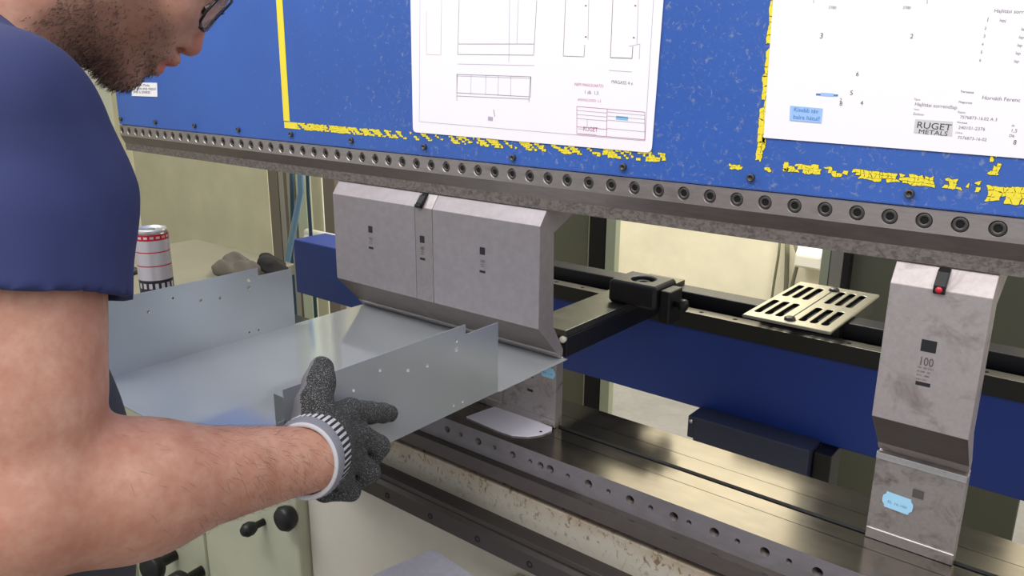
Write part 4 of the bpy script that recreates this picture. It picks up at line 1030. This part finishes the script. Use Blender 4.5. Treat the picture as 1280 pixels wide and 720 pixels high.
gv, gf = polygonise(glove_sdf, lo_, hi_, .0019, .01)
gn = normals(gv, gf); fc = gv[gf].mean(1); fn_ = gn[gf].mean(1)
# the coated palm side: faces turned to the tray and to the far side of the thumb
tp_ = np.array(thumb); near_t = np.min([np.linalg.norm(fc-(tp_[1]*(1-t)+tp_[3]*t), axis=1) for t in np.linspace(-.3, 1.1, 12)], axis=0) < .026
away = (fn_ @ MR[0]) < -.45
palm = ((fn_[:, 0] < -.35) | (near_t & away)).astype(int)
glove = soft('glove', gv, gf, ['glove', 'glove_palm'], man, None, palm); glove['label'] = 'dark speckled knitted glove on the near hand'
def cuff(parent, W_, Hd):
    ax = Hd-W_; ax /= np.linalg.norm(ax); b0 = W_-ax*.010
    u = np.cross(ax, [0, 0, 1]); u /= np.linalg.norm(u); w = np.cross(ax, u)
    mb = MB(); n = 168
    rings = [(.0332, .002, 'cuff_white'), (.0350, -.001, 'cuff_white'), (.0384, .0015, 'cuff_grey'), (.0400, .0075, 'cuff_grey'), (.0410, .0125, 'rib'), (.0405, .032, 'rib'), (.0385, .038, 'glove'), (.034, .041, 'glove')]
    for i, (r, h_, _) in enumerate(rings):
        for k in range(n):
            a_ = 6.28318*k/n; rr = r+(.0006 if (k % 4 < 2 and 4 <= i <= 5) else 0)
            mb.v.append(tuple(b0+ax*h_+(u*math.cos(a_)*.93+w*math.sin(a_)*1.05)*rr))
    for i in range(len(rings)-1):
        for k in range(n):
            j = (k+1) % n; mm = rings[i][2]
            if mm == 'rib': mm = 'cuff_white' if (k % 4 < 2) else 'cuff_black'
            mb.f.append((i*n+k, i*n+j, (i+1)*n+j, (i+1)*n+k)); mb.m.append(mb.mi(mm)); mb.sm.append(True)
    o = mb.build('cuff', parent, fix=True); o['label'] = 'ribbed black and white knitted cuff'; return o
cuff(glove, RW, RH)
gv2 = gv.copy(); gv2[:, 0] = -1.8506-gv2[:, 0]; gv2[:, 1] -= .11
g2 = soft('glove', gv2, gf[:, ::-1].copy(), ['glove', 'glove_palm'], man, None, palm); g2['label'] = 'dark speckled knitted glove on the far hand'
cuff(g2, LW, LH)

# ------------------------------------------------------------------ light
def area(name, loc, tgt, sx, sy, power, col=(1, 1, 1)):
    l = bpy.data.lights.new(name, 'AREA'); l.shape = 'RECTANGLE'; l.size = sx; l.size_y = sy; l.energy = power; l.color = col
    o = bpy.data.objects.new(name, l); C.objects.link(o); o.location = (loc[0], loc[1], loc[2])
    o.rotation_euler = (Vector(tgt)-Vector(loc)).to_track_quat('-Z', 'Y').to_euler(); return o
area('ceiling_lamp', (-1.0, -1.9, 3.6), (-.9, -.6, 1.2), 3.2, .5, 68, (1, .98, .97))
area('ceiling_lamp', (1.2, -1.6, 3.4), (-.3, -.2, 1.2), .5, 2.6, 27, (1, .97, .98))
area('ceiling_lamp', (-2.6, -1.0, 3.4), (-1.2, -.4, 1.2), .5, 2.6, 26, (.96, .98, 1))
area('ceiling_lamp', (-1.4, 2.2, 3.4), (-1.4, 2.6, 0), 3.0, .4, 185, (1, .96, .88))
w = bpy.data.worlds.new('world'); S.world = w; w.use_nodes = True
w.node_tree.nodes['Background'].inputs['Color'].default_value = (.92, .94, 1, 1); w.node_tree.nodes['Background'].inputs['Strength'].default_value = .62
S.view_settings.view_transform = 'Standard'; S.view_settings.look = 'None'; S.view_settings.gamma = 1; S.view_settings.use_curve_mapping = False
S.view_settings.exposure = 0
